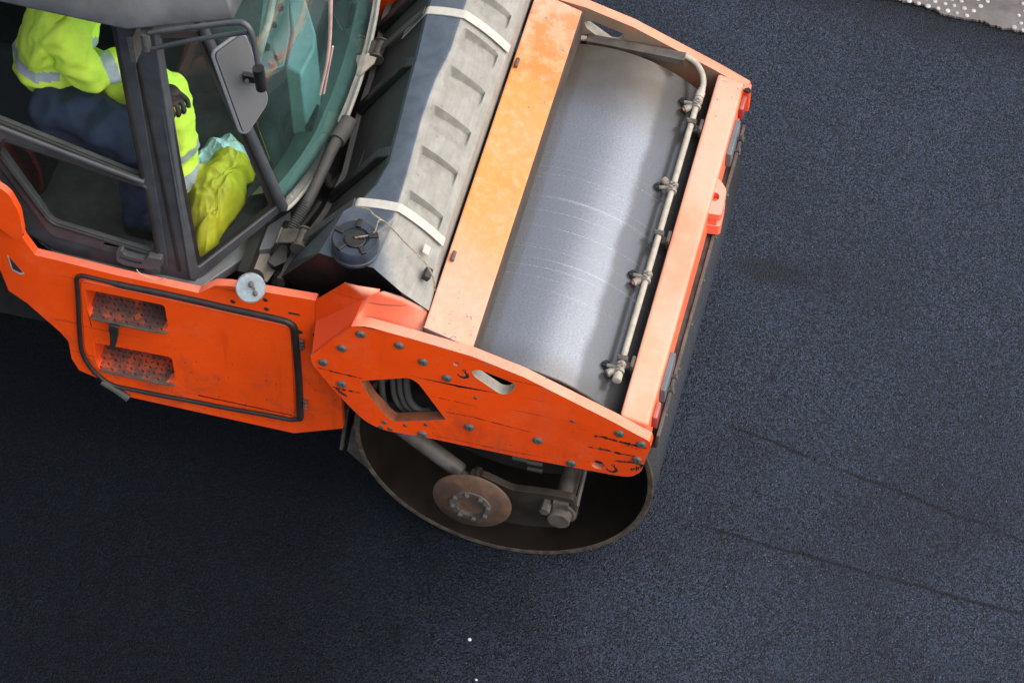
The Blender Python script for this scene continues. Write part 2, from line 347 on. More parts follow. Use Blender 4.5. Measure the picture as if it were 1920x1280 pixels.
def m_asphalt():
    s = NT('fresh_asphalt')
    P = s.tc.outputs['Object']
    v1 = s.voro(150); v2 = s.voro(260); n0 = s.noise(100, 3, .65)
    lum = s.sep(v1.outputs['Color'])[0]
    col = s.mix(s.ramp(lum, .2, .95), (.0012, .0020, .0042), (.038, .053, .088))
    col = s.mix(s.ramp(s.sep(v2.outputs['Color'])[1], .5, 1, 0, .5), col, (.034, .045, .068))
    col = s.mix(s.ramp(n0, .50, .64, 0, .95), col, (.001, .0012, .002))
    big = s.noise(.9, 5, .6); mid = s.noise(6, 4, .6)
    col = s.mix(s.ramp(big, .35, .7, 0, .45), col, (.004, .005, .009)); col = s.mix(s.ramp(s.noise(2.6, 5, .7), .5, .75, 0, .35), col, (.024, .033, .055))
    # rare pale stones
    v3 = s.voro(60); pale = s.math('MULTIPLY', s.ramp(v3.outputs['Distance'], .16, .10), s.ramp(s.sep(v3.outputs['Color'])[2], .955, .965))
    col = s.mix(s.math('MULTIPLY', pale, .35), col, (.30, .31, .32))
    # the two joints left by the passes of the drum
    X = s.sep(P); wob = s.math('MULTIPLY', s.math('SUBTRACT', s.noise(5, 4, .65), .5), .05); wob2 = s.math('MULTIPLY', s.math('SUBTRACT', s.noise(38, 3, .6), .5), .016)
    hgt = None; seam = None
    for (a, b) in ((at(1310, 775, 'z', 0), at(1905, 1008, 'z', 0)), (at(1270, 975, 'z', 0), at(1900, 1148, 'z', 0))):
        k = (b.y-a.y)/(b.x-a.x); off = a.y-k*a.x
        d = s.math('SUBTRACT', X[1], s.math('ADD', s.math('MULTIPLY', X[0], k), off)); d = s.math('ABSOLUTE', s.math('ADD', s.math('ADD', d, wob), wob2))
        q = s.math('MULTIPLY', s.ramp(d, .013, .002), s.ramp(s.noise(4, 5, .7), .30, .48))
        q = s.math('MULTIPLY', q, s.ramp(X[0], .7, .85))
        seam = q if seam is None else s.math('MAXIMUM', seam, q)
    # compacted mat is wet from the drum and darker; the machine's shadow is painted in too
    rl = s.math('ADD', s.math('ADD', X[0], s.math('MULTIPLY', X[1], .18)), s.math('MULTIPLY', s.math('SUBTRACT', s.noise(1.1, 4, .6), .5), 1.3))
    rolled_shade = s.ramp(rl, .75, -1.15); col = s.mix(s.math('MULTIPLY', rolled_shade, .80), col, (.0014, .0018, .0032))
    # damp, loose-looking patch where the drum last stopped and rough edge along the paving
    pc = at(1440, 508, 'z', 0); dd_ = s.n('ShaderNodeVectorMath', operation='DISTANCE'); mp = s.n('ShaderNodeMapping'); mp.inputs['Location'].default_value = (-pc.x, -pc.y*2.6, 0); mp.inputs['Scale'].default_value = (1, 2.6, 1)
    s.l(P, mp.inputs[0]); s.l(mp.outputs[0], dd_.inputs[0]); dd_.inputs[1].default_value = (0, 0, 0)
    dp = s.ramp(s.math('ADD', dd_.outputs['Value'], s.math('MULTIPLY', s.math('SUBTRACT', s.noise(9, 5, .7), .5), .35)), .25, .10)
    ea, eb = at(1668, 0, 'z', 0), at(1935, 68, 'z', 0); kk = (eb.y-ea.y)/(eb.x-ea.x)
    de = s.math('SUBTRACT', s.math('ADD', s.math('MULTIPLY', X[0], kk), ea.y-kk*ea.x), X[1])
    de = s.ramp(s.math('ADD', de, s.math('MULTIPLY', s.math('SUBTRACT', s.noise(7, 5, .7), .5), .45)), .30, .0)
    col = s.mix(s.math('MULTIPLY', s.math('MAXIMUM', s.math('MULTIPLY', dp, .85), de), .7), col, (.006, .0065, .008))
    col = s.mix(s.math('MULTIPLY', seam, .9), col, (.002, .002, .003))
    h = s.math('ADD', s.math('MULTIPLY', v1.outputs['Distance'], -1.0), s.math('ADD', s.math('MULTIPLY', n0, -1.5), s.math('MULTIPLY', v2.outputs['Distance'], -.4)))
    nb = s.bump(h, 1.0, .0050); nb = s.bump(s.math('SUBTRACT', mid, s.math('MULTIPLY', seam, .3)), .35, .01, nb)
    r = s.ramp(lum, 0, 1, .42, .72); 
    return s.fin(col, r, 0, nb, s.math('SUBTRACT', .26, s.math('MULTIPLY', rolled_shade, .17)))
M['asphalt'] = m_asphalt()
M['paving'] = m_simple('worn_tactile_paving', (.15, .13, .125), .85, var=.45, scale=7, dust=.5, dustc=(.16, .135, .125), bump=.6, bscale=60)
M['dome'] = m_simple('pale_paving_dome', (.42, .40, .37), .8, var=.3, scale=30, dust=.4, dustc=(.22, .20, .18), bump=.5, bscale=90)

def m_drum():
    s = NT('wet_rolled_drum_steel'); P = s.tc.outputs['Object']; X = s.sep(P)
    ang = s.math('ARCTAN2', X[0], s.math('SUBTRACT', X[2], .6))
    comb = s.n('ShaderNodeCombineXYZ'); s.l(s.math('MULTIPLY', ang, .6), comb.inputs[0]); s.l(X[1], comb.inputs[1])
    cv = comb.outputs[0]
    streak = s.noise(1, 4, .7, vec=cv, stretch=(.45, 42, 1)); streakb = s.noise(1, 3, .6, vec=cv, stretch=(.7, 16, 1))
    gr = s.noise(110, 4, .75, vec=cv, stretch=(1, 2.0, 1)); patch = s.noise(3.2, 5, .6, vec=cv)
    col = s.mix(s.ramp(gr, .3, .7), (.155, .160, .172), (.325, .335, .36))
    endm = s.math('ADD', s.ramp(X[1], .36, .72), s.ramp(X[1], -.70, -.84, 0, .5), True)
    col = s.mix(s.math('MULTIPLY', endm, s.ramp(patch, .2, .7, .65, 1.0)), col, (.105, .080, .050))
    wl = s.math('MULTIPLY', s.ramp(streak, .54, .68), s.math('MULTIPLY', s.ramp(X[1], .35, .05), s.ramp(X[1], -.62, -.30)))
    col = s.mix(s.math('MULTIPLY', wl, .22), col, (.60, .62, .68))
    # water thrown by the nozzles keeps the front of the drum wet
    sca = s.math('MULTIPLY', s.math('SUBTRACT', s.noise(1, 1, .3, vec=cv, stretch=(.01, 5, 1)), .5), .06)
    wet = s.ramp(s.math('ADD', s.math('ADD', ang, sca), s.math('MULTIPLY', s.math('SUBTRACT', s.noise(9, 4, .6, vec=cv), .5), .05)), .43, .50)
    col = s.mix(s.math('MULTIPLY', wet, .62), col, (.050, .048, .046))
    rough = s.math('ADD', s.ramp(gr, .3, .7, .09, .22), s.math('MULTIPLY', wl, .18))
    rough = s.math('ADD', rough, s.math('MULTIPLY', s.math('SUBTRACT', streakb, .5), .12))
    nb = s.bump(gr, .30, .0012)
    return s.fin(col, rough, s.ramp(gr, .2, .8, .5, .7), nb, .5)
M['drum'] = m_drum()

def m_tank():
    s = NT('ribbed_tank_plastic')
    at_ = s.n('ShaderNodeAttribute', attribute_name='dust'); f = at_.outputs['Fac']
    n1 = s.noise(14, 6, .7); n2 = s.noise(120, 3, .6); n3 = s.noise(1, 4, .7, stretch=(40, 5, 40))
    clean = s.mix(s.ramp(n1, .3, .7), (.050, .062, .080), (.078, .094, .116))
    dst = s.mix(s.ramp(n1, .25, .75), (.215, .20, .17), (.30, .285, .25)); dst = s.mix(s.ramp(n3, .35, .7, 0, .5), dst, (.16, .15, .13))
    ff = s.ramp(s.math('ADD', f, s.math('MULTIPLY', s.math('SUBTRACT', n1, .5), .35)), .25, .75)
    ff = s.math('MULTIPLY', ff, s.ramp(s.voro(16).outputs['Distance'], .06, .10, .55, 1))
    col = s.mix(ff, clean, dst)
    return s.fin(col, s.math('ADD', s.math('MULTIPLY', ff, .25), .42), 0, s.bump(n2, .2, .001), .5)
M['tank'] = m_tank()
def m_tread():
    s = NT('worn_tread_plate'); P = s.tc.outputs['Object']
    n1 = s.noise(14, 5, .65); n2 = s.noise(90, 3, .6)
    n0 = s.noise(5, 3, .6); worn = s.ramp(s.math('ADD', s.math('MULTIPLY', s.math('ADD', n1, n0), .5), s.math('MULTIPLY', n2, .12)), .44, .58, .15, .92)
    col = s.mix(worn, (.62, .10, .035), (.13, .10, .088))
    return s.fin(col, s.ramp(n1, .3, .7, .3, .55), s.math('MULTIPLY', worn, .5), s.bump(n2, .3, .001))
M['tread'] = m_tread()
M['tread_bar'] = m_simple('dark_tread_bar', (.05, .035, .03), .45, .4, var=.4, scale=40)

# ------------------------------------------------------------------ setting
bm = NB()
for q in ((-60, -60), (60, -60), (60, 60), (-60, 60)): bm.verts.new((q[0], q[1], 0))
bm.faces.new(bm.verts[:]) if False else None
bm.verts.ensure_lookup_table(); bm.faces.new([bm.verts[i] for i in range(4)])
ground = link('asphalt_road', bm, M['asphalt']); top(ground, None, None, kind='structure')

# studded paving strip beyond the road
bm = NB()
e0, e1 = at(1668, 0, 'z', .004), at(1935, 68, 'z', .004)
ed = (e1-e0).normalized(); en = V((-ed.y, ed.x, 0))
rnd = random.Random(3)
edge_pts = []
L = 5.5; K = 1100
for i in range(K+1):
    t = -1.4+L*i/K
    j = .022*mnoise.noise(V((t*5, 0, 0)))+.016*mnoise.noise(V((t*22, 3, 0)))+.008*mnoise.noise(V((t*90, 3, 0)))
    edge_pts.append(e0+ed*t+en*j)
far_pts = [e0+ed*(-1.4+L)+en*1.5, e0+ed*(-1.4)+en*1.5]
plate(bm, edge_pts+far_pts, V((0, 0, .012)))
pv = link('tactile_pavement', bm, None, mats=[M['paving'], M['dome']])
me = pv.data; bm = NB(); bm.from_mesh(me)
sp = .0445
for r_ in range(36):
    for c_ in range(122):
        p = e0+ed*(-1.38+c_*sp+(sp/2 if r_ % 2 else 0)*1.0)+en*(.012+r_*sp*.88)
        if rnd.random() < .05 or mnoise.noise(p*3) > .45: continue
        rr = .0105*rnd.uniform(.8, 1.15); hh = .006*rnd.uniform(.6, 1.15)
        lathe(bm, p+V((rnd.uniform(-.002, .002), rnd.uniform(-.002, .002), .0115)), (0, 0, 1), [(0, rr*1.15), (hh*.7, rr*.95), (hh, rr*.6), (hh*1.02, 0)], 9, 1)
bm.to_mesh(me); bm.free(); top(pv, None, None, kind='structure')

def stone(px, py, s, label):
    bm = NB(); bmesh.ops.create_icosphere(bm, subdivisions=2, radius=s)
    for v in bm.verts: v.co = v.co*(1+.35*mnoise.noise(v.co*90+V((px, 0, 0)))); v.co.z *= .6
    o = link('pebble', bm, M['pebble'], smooth=True, angle=180); o.location = at(px, py, 'z', s*.35); top(o, label, 'pebble', 'pale pebbles on the asphalt')
stone(880, 1198, .008, 'tiny white pebble on the bare asphalt below the drum')
stone(893, 1274, .006, 'tiny white pebble at the very bottom edge of the picture')

# ------------------------------------------------------------------ the road roller
ROLL = empty('road_roller', (0, 0, 0))
top(ROLL, 'large orange road roller with grey cab and steel drum standing on fresh asphalt', 'road roller')
def part(name, bm, mat, parent=None, **k): return link(name, bm, mat, parent or ROLL, **k)

R = .6; W2 = .83; WN = .856       # the drum sits slightly towards the near plate
# drum: shell
bm = NB(); n = 192
prof = [(-WN+.002, R-.024), (-WN, R-.020), (-WN, R-.004), (-WN+.004, R), (W2-.004, R), (W2, R-.004), (W2, R-.020), (W2-.002, R-.024)]
def ringv(y, r): return [bm.verts.new((r*math.cos(2*math.pi*k/n), y, R+r*math.sin(2*math.pi*k/n))) for k in range(n)]
rings = [ringv(y, r) for y, r in prof]
for idx, (a, b) in enumerate(zip(rings, rings[1:]+rings[:1])):
    for k in range(n):
        f = bm.faces.new((a[k], a[(k+1) % n], b[(k+1) % n], b[k])); f.material_index = 0 if idx == 3 else (2 if idx in (0, 1, 2, 4, 5, 6) else 1)
drum = part('drum', bm, None, smooth=True, mats=[M['drum'], M['drum_inside'], M['rim']], angle=40); drum.location.x = .012
for s_ in (-1, 1):
    bm = NB(); lathe(bm, (0, s_*.46, R), (0, s_, 0), [(0, R-.024), (0, .36), (.03, .33), (.03, .20), (.08, .18), (.08, .0)], 64)
    for k in range(10):
        a = k*math.pi/5; lathe(bm, (.25*math.cos(a), s_*.49, R+.25*math.sin(a)), (0, s_, 0), [(0, .018), (.02, .018), (.02, 0)], 6)
    part('drum_end_disc', bm, M['void'], drum, smooth=True)

# ---- side plates of the drum frame
YO, YI = -.95, -.905
zp = lambda l: [(560+a/2.3706, 500+b/2.3706) for a, b in l]
outl = zp([(52, 397), (236, 264), (300, 264), (520, 325), (770, 398), (1000, 490), (1200, 590), (1400, 690), (1560, 776), (1566, 800), (1545, 850), (1522, 910), (1478, 935), (1400, 925), (1000, 850), (600, 765), (380, 727), (300, 690), (240, 635), (150, 540), (62, 435)])
O = Y(outl, YO)
O = round_poly(O, [0, .012, .05, 0, 0, 0, 0, 0, .008, .01, .0, .02, .03, .03, 0, 0, .05, .05, .05, 0, .01])
H1 = round_poly(Y(zp([(273, 507), (490, 493), (530, 515), (655, 680), (420, 688), (400, 672), (325, 590)]), YO), [.005, .02, .02, .003, .02, .02, .02])
H2 = round_poly(Y(zp([(768, 459), (812, 460), (962, 520), (957, 545), (925, 567), (893, 564), (780, 488)]), YO), .012)
bore = lambda px, py, r, nn=16: [at(px, py, 'y', YO)+V((r*math.cos(2*math.pi*k/nn), 0, r*math.sin(2*math.pi*k/nn))) for k in range(nn)]
H3 = bore(*zp([(700, 431)])[0], .0125); H4 = bore(*zp([(1330, 879)])[0], .026)
def side_plate(y0, name='side_plate', sgn=1):
    T = (lambda p: V((p.x, p.y, p.z))) if sgn > 0 else (lambda p: V((p.x, -p.y, p.z)))
    bm = NB(); plate(bm, [T(p) for p in O], V((0, .045*sgn, 0)), [[T(p) for p in h] for h in (H1, H2, H3, H4)])
    if sgn < 0:
        for f in bm.faces:
            if f.calc_center_median().y < .95-.0449: f.material_index = 1
        for f in bm.faces:
            c = f.calc_center_median()
    return part(name, bm, None, bevel=.004, seg=2, mats=[M['flank'], M['inner'], M['beige'], M['dirt_orange']])
SP = side_plate(YO); SPF = side_plate(YO, sgn=-1)
# make inner face + hole walls of the far plate dirty
def near_loop(c, H): return min((V((c.x, 0, c.z))-V((q.x, 0, q.z))).length for q in H)
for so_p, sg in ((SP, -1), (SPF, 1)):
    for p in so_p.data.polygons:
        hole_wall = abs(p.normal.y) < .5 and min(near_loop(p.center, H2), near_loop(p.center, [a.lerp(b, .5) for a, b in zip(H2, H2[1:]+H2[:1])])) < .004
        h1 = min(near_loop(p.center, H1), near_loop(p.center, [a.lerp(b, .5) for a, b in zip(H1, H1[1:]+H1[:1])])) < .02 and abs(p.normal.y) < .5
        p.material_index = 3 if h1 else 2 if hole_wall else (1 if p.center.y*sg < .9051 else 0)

# bolts of the near plate
def bolt_bm(p, ax, r, h=.012, hexagon=False):
    bm = NB()
    if hexagon: lathe(bm, p, ax, [(-.001, r*1.15), (.002, r*1.15), (.002, r*.9), (h, r*.9), (h+.001, r*.8), (h+.001, 0)], 6)
    else: lathe(bm, p, ax, [(-.001, r), (h*.35, r), (h*.7, r*.86), (h, r*.55), (h, r*.34), (h*.2, r*.30), (h*.2, 0)], 20)
    return bm
for a, b in zp([(276, 299), (192, 361), (110, 424), (192, 520), (447, 349), (553, 422), (659, 494), (759, 712), (550, 743), (1063, 771), (1212, 872), (1426, 740), (1523, 788), (1504, 856)]):
    part('bolt', bolt_bm(at(a, b, 'y', YO), (0, -1, 0), .0195, .009), M['steel'], SP, smooth=True)
for a, b, r in ((1217, 685, .008), (787, 582, .007), (381, 691, .011), (365, 712, .011), (407, 720, .011), (474, 705, .008), (566, 701, .008)):
    a, b = zp([(a, b)])[0]
    part('small_bolt', bolt_bm(at(a, b, 'y', YO), (0, -1, 0), r, .004), M['dirt_steel'], SP, smooth=True)
# backing discs behind the two round bores
for a, b in zp([(700, 431), (1330, 879)]):
    bm = NB(); lathe(bm, at(a, b, 'y', YO)+V((0, .03, 0)), (0, -1, 0), [(0, .028), (.004, .028), (.004, 0)], 16)
    part('bore_plug', bm, M['void'], SP)
# hook symbols
def hook(c, s):
    bm = NB(); ex = V((1, 0, -.22)).normalized(); ez = V((.22, 0, 1)).normalized()
    P = [(.15, .9), (-.05, .55), (-.2, .3), (.35, -.02), (.45, -.5), (.05, -.85), (-.5, -.75), (-.8, -.35)]
    P = [(.1, .42), (.5, .1), (.62, -.35), (.25, -.75), (-.3, -.75), (-.65, -.4)]
    tube(bm, [c+ex*(x*s)+ez*(z*s) for x, z in P], s*.17, 8, rf=lambda t: s*(.09+.13*math.sin(math.pi*min(1, t*1.15))))
    ring = [c+ex*(s*(.02+.2*math.cos(k*math.pi/6)))+ez*(s*(.62+.2*math.sin(k*math.pi/6))) for k in range(13)]
    tube(bm, ring, s*.065, 6, smooth=0, caps=False)
    for v in bm.verts: v.co.y = YO-.0007+(v.co.y-c.y)*.02
    part('hook_symbol', bm, M['decal_black'], SP)
a, b = zp([(731, 474)])[0]; hook(at(a, b, 'y', YO), .030)
a, b = zp([(1393, 893)])[0]; hook(at(a, b, 'y', YO), .030)
# scrapes (bare dark metal gouges) on the near plate
def scrape(pts, r, name='scrape_mark', mat='dark_dirt'):
    P = Y(zp(pts), YO); bm = NB(); rr = random.Random(len(pts)*77+int(pts[0][0]))
    A = []; B = []
    N_ = 90
    for i in range(N_+1):
        t = i/N_; k = min(int(t*(len(P)-1)), len(P)-2); u = t*(len(P)-1)-k
        p = P[k].lerp(P[k+1], u); nz_ = mnoise.noise(V((t*9, pts[0][0], 0)))+.6*mnoise.noise(V((t*33, pts[0][1], 0))); wd = max(.00002, r*(math.sin(math.pi*min(1, t*.93+.05))**.5)*(.45+.9*nz_))
        A.append(bm.verts.new((p.x, YO-.0009, p.z+wd))); B.append(bm.verts.new((p.x, YO-.0009, p.z-wd*rr.uniform(.5, 1.1))))
    for i in range(N_): bm.faces.new((A[i], A[i+1], B[i+1], B[i]))
    return bm
for pts, r in (([(1312, 752), (1350, 755), (1420, 775), (1520, 800), (1548, 806)], .014), ([(1284, 799), (1360, 812), (1430, 830), (1500, 842)], .010),
               ([(80, 446), (160, 468), (240, 486), (285, 497)], .007), ([(150, 532), (200, 546), (275, 560)], .009), ([(660, 645), (780, 668), (900, 700), (1035, 735)], .004),
               ([(608, 750), (760, 782), (900, 812), (1100, 848)], .0026), ([(580, 572), (680, 594), (800, 622)], .0022), ([(1400, 862), (1480, 868), (1540, 885)], .012),
               ([(1430, 790), (1480, 800), (1530, 818)], .0022), ([(165, 540), (190, 560), (215, 575)], .02), ([(1475, 900), (1510, 895), (1535, 880)], .02)):
    part('scrape_mark', scrape(pts, r), M['dark_dirt'], SP)

# ---- wide cross beam
zt = lambda x: 1.305-.30*(x+.13) if x > -.13 else 1.305-.32*(x+.13)
bl = [at(805, 583, 'z', 1.375), at(830, 511, 'z', 1.375), at(905, 270, 'z', 1.375), at(960, 104, 'z', 1.375), at(985, 42, 'z', 1.375)]
br = [at(888, 661, 'z', 1.30), at(915, 575, 'z', 1.30), at(985, 360, 'z', 1.30), at(1050, 158, 'z', 1.30), at(1084, 50, 'z', 1.30)]
def ext(a, b, y): t = (y-a.y)/(b.y-a.y); return a.lerp(b, t)
FLy = .905
L_ = [ext(bl[0], bl[1], -.905)]+bl[:]+[ext(bl[-2], bl[-1], FLy)]
bm = NB()
x0, x1 = sum(p.x for p in bl)/5, sum(p.x for p in br)/5
topl = [V((x0, -.70, 1.375)), V((x0, .905, 1.375))]
poly = [V((x1, -.9035, 1.305)), V((x1, .9035, 1.305)), V((x0, .9035, 1.375)), V((x0, -.9035, 1.375))]
hexa(bm, [p-V((0, 0, .30)) for p in poly], poly)
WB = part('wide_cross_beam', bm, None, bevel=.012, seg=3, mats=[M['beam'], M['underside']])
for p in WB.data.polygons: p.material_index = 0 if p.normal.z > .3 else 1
# lifting pins
for a, b in ((850, 484), (969, 122)):
    bm = NB(); c = at(a, b, 'z', 1.37); tube(bm, [c+V((0, -.022, .012)), c+V((0, .022, .012))], .0085, 10, 0)
    part('pin', bm, M['dirt_steel'], WB, smooth=True)

# ---- shoulder plates joining beam, plate and body
bm = NB()
vs = {}
def sv(k, px, py, y): vs[k] = bm.verts.new(at(px, py, 'y', y)); return vs[k]
sv('a', 585, 661, -.9505); sv('b', 659, 611, -.9505); sv('b2', 664, 600, -.925); sv('c', 682, 560, -.872); sv('d', 646, 531, -.862); sv('e', 592, 563, -.852); sv('f', 592, 603, -.857)
sv('g', 716, 546, -.835); sv('h', 752, 556, -.81); sv('i', 790, 575, -.785); sv('j', 806, 584, -.77)
sv('k', 700, 612, -.905); sv('k2', 775, 634, -.905)
bmw = NB()
def W_(k): return bmw.verts.new(vs[k].co)
wa = {k: W_(k) for k in ('a', 'b', 'b2', 'c', 'd', 'e', 'f')}
for q in (('f', 'e', 'd'), ('f', 'd', 'c'), ('f', 'c', 'b2'), ('f', 'b2', 'a'), ('a', 'b2', 'b')): bmw.faces.new([wa[k] for k in q])
bm.free(); bm = NB()
up = [at(682, 560, 'y', -.872), at(700, 553, 'y', -.866), at(716, 547, 'y', -.862), at(752, 557, 'y', -.85), at(790, 575, 'y', -.83), at(807, 585, 'y', -.80)]
lw = [at(664, 600, 'y', -.925), at(690, 609, 'y', -.906), at(720, 617, 'y', -.9045), at(752, 627, 'y', -.9045), at(785, 636, 'y', -.9045), at(822, 646, 'y', -.9045)]
def rs(P, n):
    d = [0]
    for a, b in zip(P, P[1:]): d.append(d[-1]+(b-a).length)
    o_ = []
    for i in range(n+1):
        s0 = d[-1]*i/n; k = 0
        while k < len(P)-2 and d[k+1] < s0: k += 1
        o_.append(P[k].lerp(P[k+1], (s0-d[k])/(d[k+1]-d[k])))
    return o_
U2, L2 = rs(up, 14), rs(lw, 14); gr_ = []
for k in range(9):
    t = k/8; gr_.append([bm.verts.new(a.lerp(b, t)-V((0, 0, .012*math.sin(math.pi*t)))) for a, b in zip(U2, L2)])
for A_, B_ in zip(gr_, gr_[1:]):
    for i in range(14): bm.faces.new((A_[i], A_[i+1], B_[i+1], B_[i]))
dd0, e1_, e2_ = [bm.verts.new(at(a, b, 'y', -.862)) for a, b in ((646, 531), (672, 538), (712, 544.5))]; g_ = gr_[0]
for q in ((dd0, e1_, g_[0]), (e1_, e2_, g_[0]), (e2_, g_[1], g_[0]), (e2_, g_[2], g_[1]), (e2_, g_[3], g_[2])): bm.faces.new(q)
for v in [v for v in bm.verts if not v.link_faces]: bm.verts.remove(v)
M['wall'] = m_orange('orange_paint_gusset', base=(.80, .062, .003), top_dust=.04, wear=.3, edge=.2)
gw = part('gusset_wall', bmw, M['wall'], smooth=False, angle=12)
so_ = gw.modifiers.new('sol', 'SOLIDIFY'); so_.thickness = .006; so_.offset = -1
sh = part('corner_gusset', bm, M['bar'], smooth=True, angle=60)
so_ = sh.modifiers.new('sol', 'SOLIDIFY'); so_.thickness = .008; so_.offset = -1

# ---- front beam
bm = NB()
zb = 1.085
P = [at(1163, 776, 'z', zb), at(1213, 797, 'z', zb-.01), at(1401, 148, 'z', zb-.01), at(1350, 122, 'z', zb)]
xa = (P[0].x+P[3].x)/2; xb = (P[1].x+P[2].x)/2
lo = [V((xa, -.9035, zb-.20)), V((xb, -.9035, zb-.20)), V((xb, .9035, zb-.20)), V((xa, .9035, zb-.20))]
hi = [V((xa, -.9035, zb+.012)), V((xb, -.9035, zb-.016)), V((xb, .9035, zb-.016)), V((xa, .9035, zb+.012))]
hexa(bm, lo, hi)
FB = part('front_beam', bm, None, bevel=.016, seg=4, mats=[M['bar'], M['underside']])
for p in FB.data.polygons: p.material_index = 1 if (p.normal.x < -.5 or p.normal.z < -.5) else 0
# towing lug
bm = NB(); zl = zb-.028
lug = Z([(1318, 418), (1337, 333), (1352, 342), (1361, 360), (1359, 392), (1350, 401), (1330, 404)], zl)
lug = round_poly([V((xb-.01, at(1326, 400, 'z', zl).y, zl)), V((xb-.01, at(1338, 332, 'z', zl).y, zl)), at(1351, 338, 'z', zl), at(1363, 356, 'z', zl), at(1353, 404, 'z', zl)], [0, 0, .01, .02, .015])
hole = [at(1340, 369, 'z', zl)+V((.018*math.cos(k*math.pi/8), .023*math.sin(k*math.pi/8), 0)) for k in range(16)]
plate(bm, lug, V((0, 0, -.035)), [hole])
lug2 = [p-V((0, 0, .07)) for p in lug]; plate(bm, lug2, V((0, 0, -.05)), []); box(bm, lug[0].lerp(lug[-1], .4)+V((0, .03, -.055)), (.05, .05, .04))
part('tow_lug', bm, M['bar'], FB, bevel=.004)
# lights at both ends of the beam, facing forwards
for (px, py), (qx, qy) in (((1219, 770), (1240, 700)), ((1385, 195), (1362, 262))):
    c = at(px, py, 'z', zb-.06); bm = NB(); box(bm, (xb+.010, c.y, zb-.075), (.022, .08, .065)); part('tail_light', bm, M['red'], FB, bevel=.007)
    c2 = at(qx, qy, 'z', zb-.07); bm = NB(); box(bm, (xb+.011, c2.y, zb-.085), (.024, .19, .075)); part('lamp_box', bm, M['grey_box'], FB, bevel=.004)
    for dy, r in ((-.045, .010), (.02, .008)):
        sg = -1 if py > 400 else 1; bm = NB()
        lathe(bm, (xb+.018, c2.y-dy*sg, zb-.105), (1, 0, .35), [(0, r), (.022, r), (.022, r*1.45), (.030, r*1.45), (.032, r*.6), (.032, 0)], 10)
        part('lamp_bolt', bm, M['dirt_steel'], FB, smooth=True)
# end plate tab on the far corner, with bolt
bm = NB(); box(bm, (xb+.012, .885, zb-.085), (.034, .035, .13)); part('end_tab', bm, M['flank'], FB, bevel=.004)
part('bolt', bolt_bm(V((xb+.02, .855, zb-.012)), (0, 0, 1), .014, .008, True), M['dark_dirt'], FB)

# ---- scraper in front of the drum
bm = NB()
zs = .93; s1 = at(1212, 868, 'z', zs-.03); s2 = at(1394, 238, 'z', zs)
xs = .607
for k in range(1):
    hexa(bm, [V((xs-.008, -.84, .86)), V((xs+.004, -.84, .86)), V((xs+.004, .80, .86)), V((xs-.008, .80, .86))], [V((xs-.004, -.84, zs)), V((xs+.008, -.84, zs)), V((xs+.008, .80, zs)), V((xs-.004, .80, zs))])
SC = part('front_scraper', bm, M['dirt_steel'], bevel=.002)
bm = NB(); rr = random.Random(5); ys = [-.80+1.6*i/80 for i in range(81)]
prev = None
for y in ys:
    j = rr.uniform(-.004, .004)
    q = [bm.verts.new(V((xs-.034+j, y, .80))), bm.verts.new(V((xs-.006, y, .80))), bm.verts.new(V((xs-.006, y, zs-.012+rr.uniform(-.003, .003)))), bm.verts.new(V((xs-.030+j, y, zs-.006+rr.uniform(-.005, .005))))]
    if prev:
        for i in range(4): bm.faces.new((prev[i], prev[(i+1) % 4], q[(i+1) % 4], q[i]))
    else: bm.faces.new(q)
    prev = q
bm.faces.new(prev)
part('rubber_wiper', bm, M['dark_dirt'], SC, smooth=True)
for i in range(7):
    part('rivet', bolt_bm(V((xs+.007, -.70+i*.23, zs-.045)), (1, 0, 0), .007, .006), M['dirt_steel'], SC)
for y in (-.6, .6):
    bm = NB(); box(bm, (xs-.06, y, .84), (.09, .05, .03)); part('scraper_bracket', bm, M['void'], SC)

# rear scraper flap behind the drum at the near end
bm = NB()
pl = Y([(672, 782), (651, 842), (700, 888), (688, 846), (676, 812)], -.80)
plate(bm, Y([(675, 780), (660, 800), (650, 845), (701, 889), (692, 856), (683, 830)], -.79), V((0, .03, 0)))
hexa(bm, [V((-.67, -.79, .35)), V((-.655, -.79, .35)), V((-.655, .80, .35)), V((-.67, .80, .35))], [V((-.64, -.79, .62)), V((-.625, -.79, .62)), V((-.625, .80, .62)), V((-.64, .80, .62))])
part('rear_scraper', bm, M['dirt_steel'], bevel=.003)

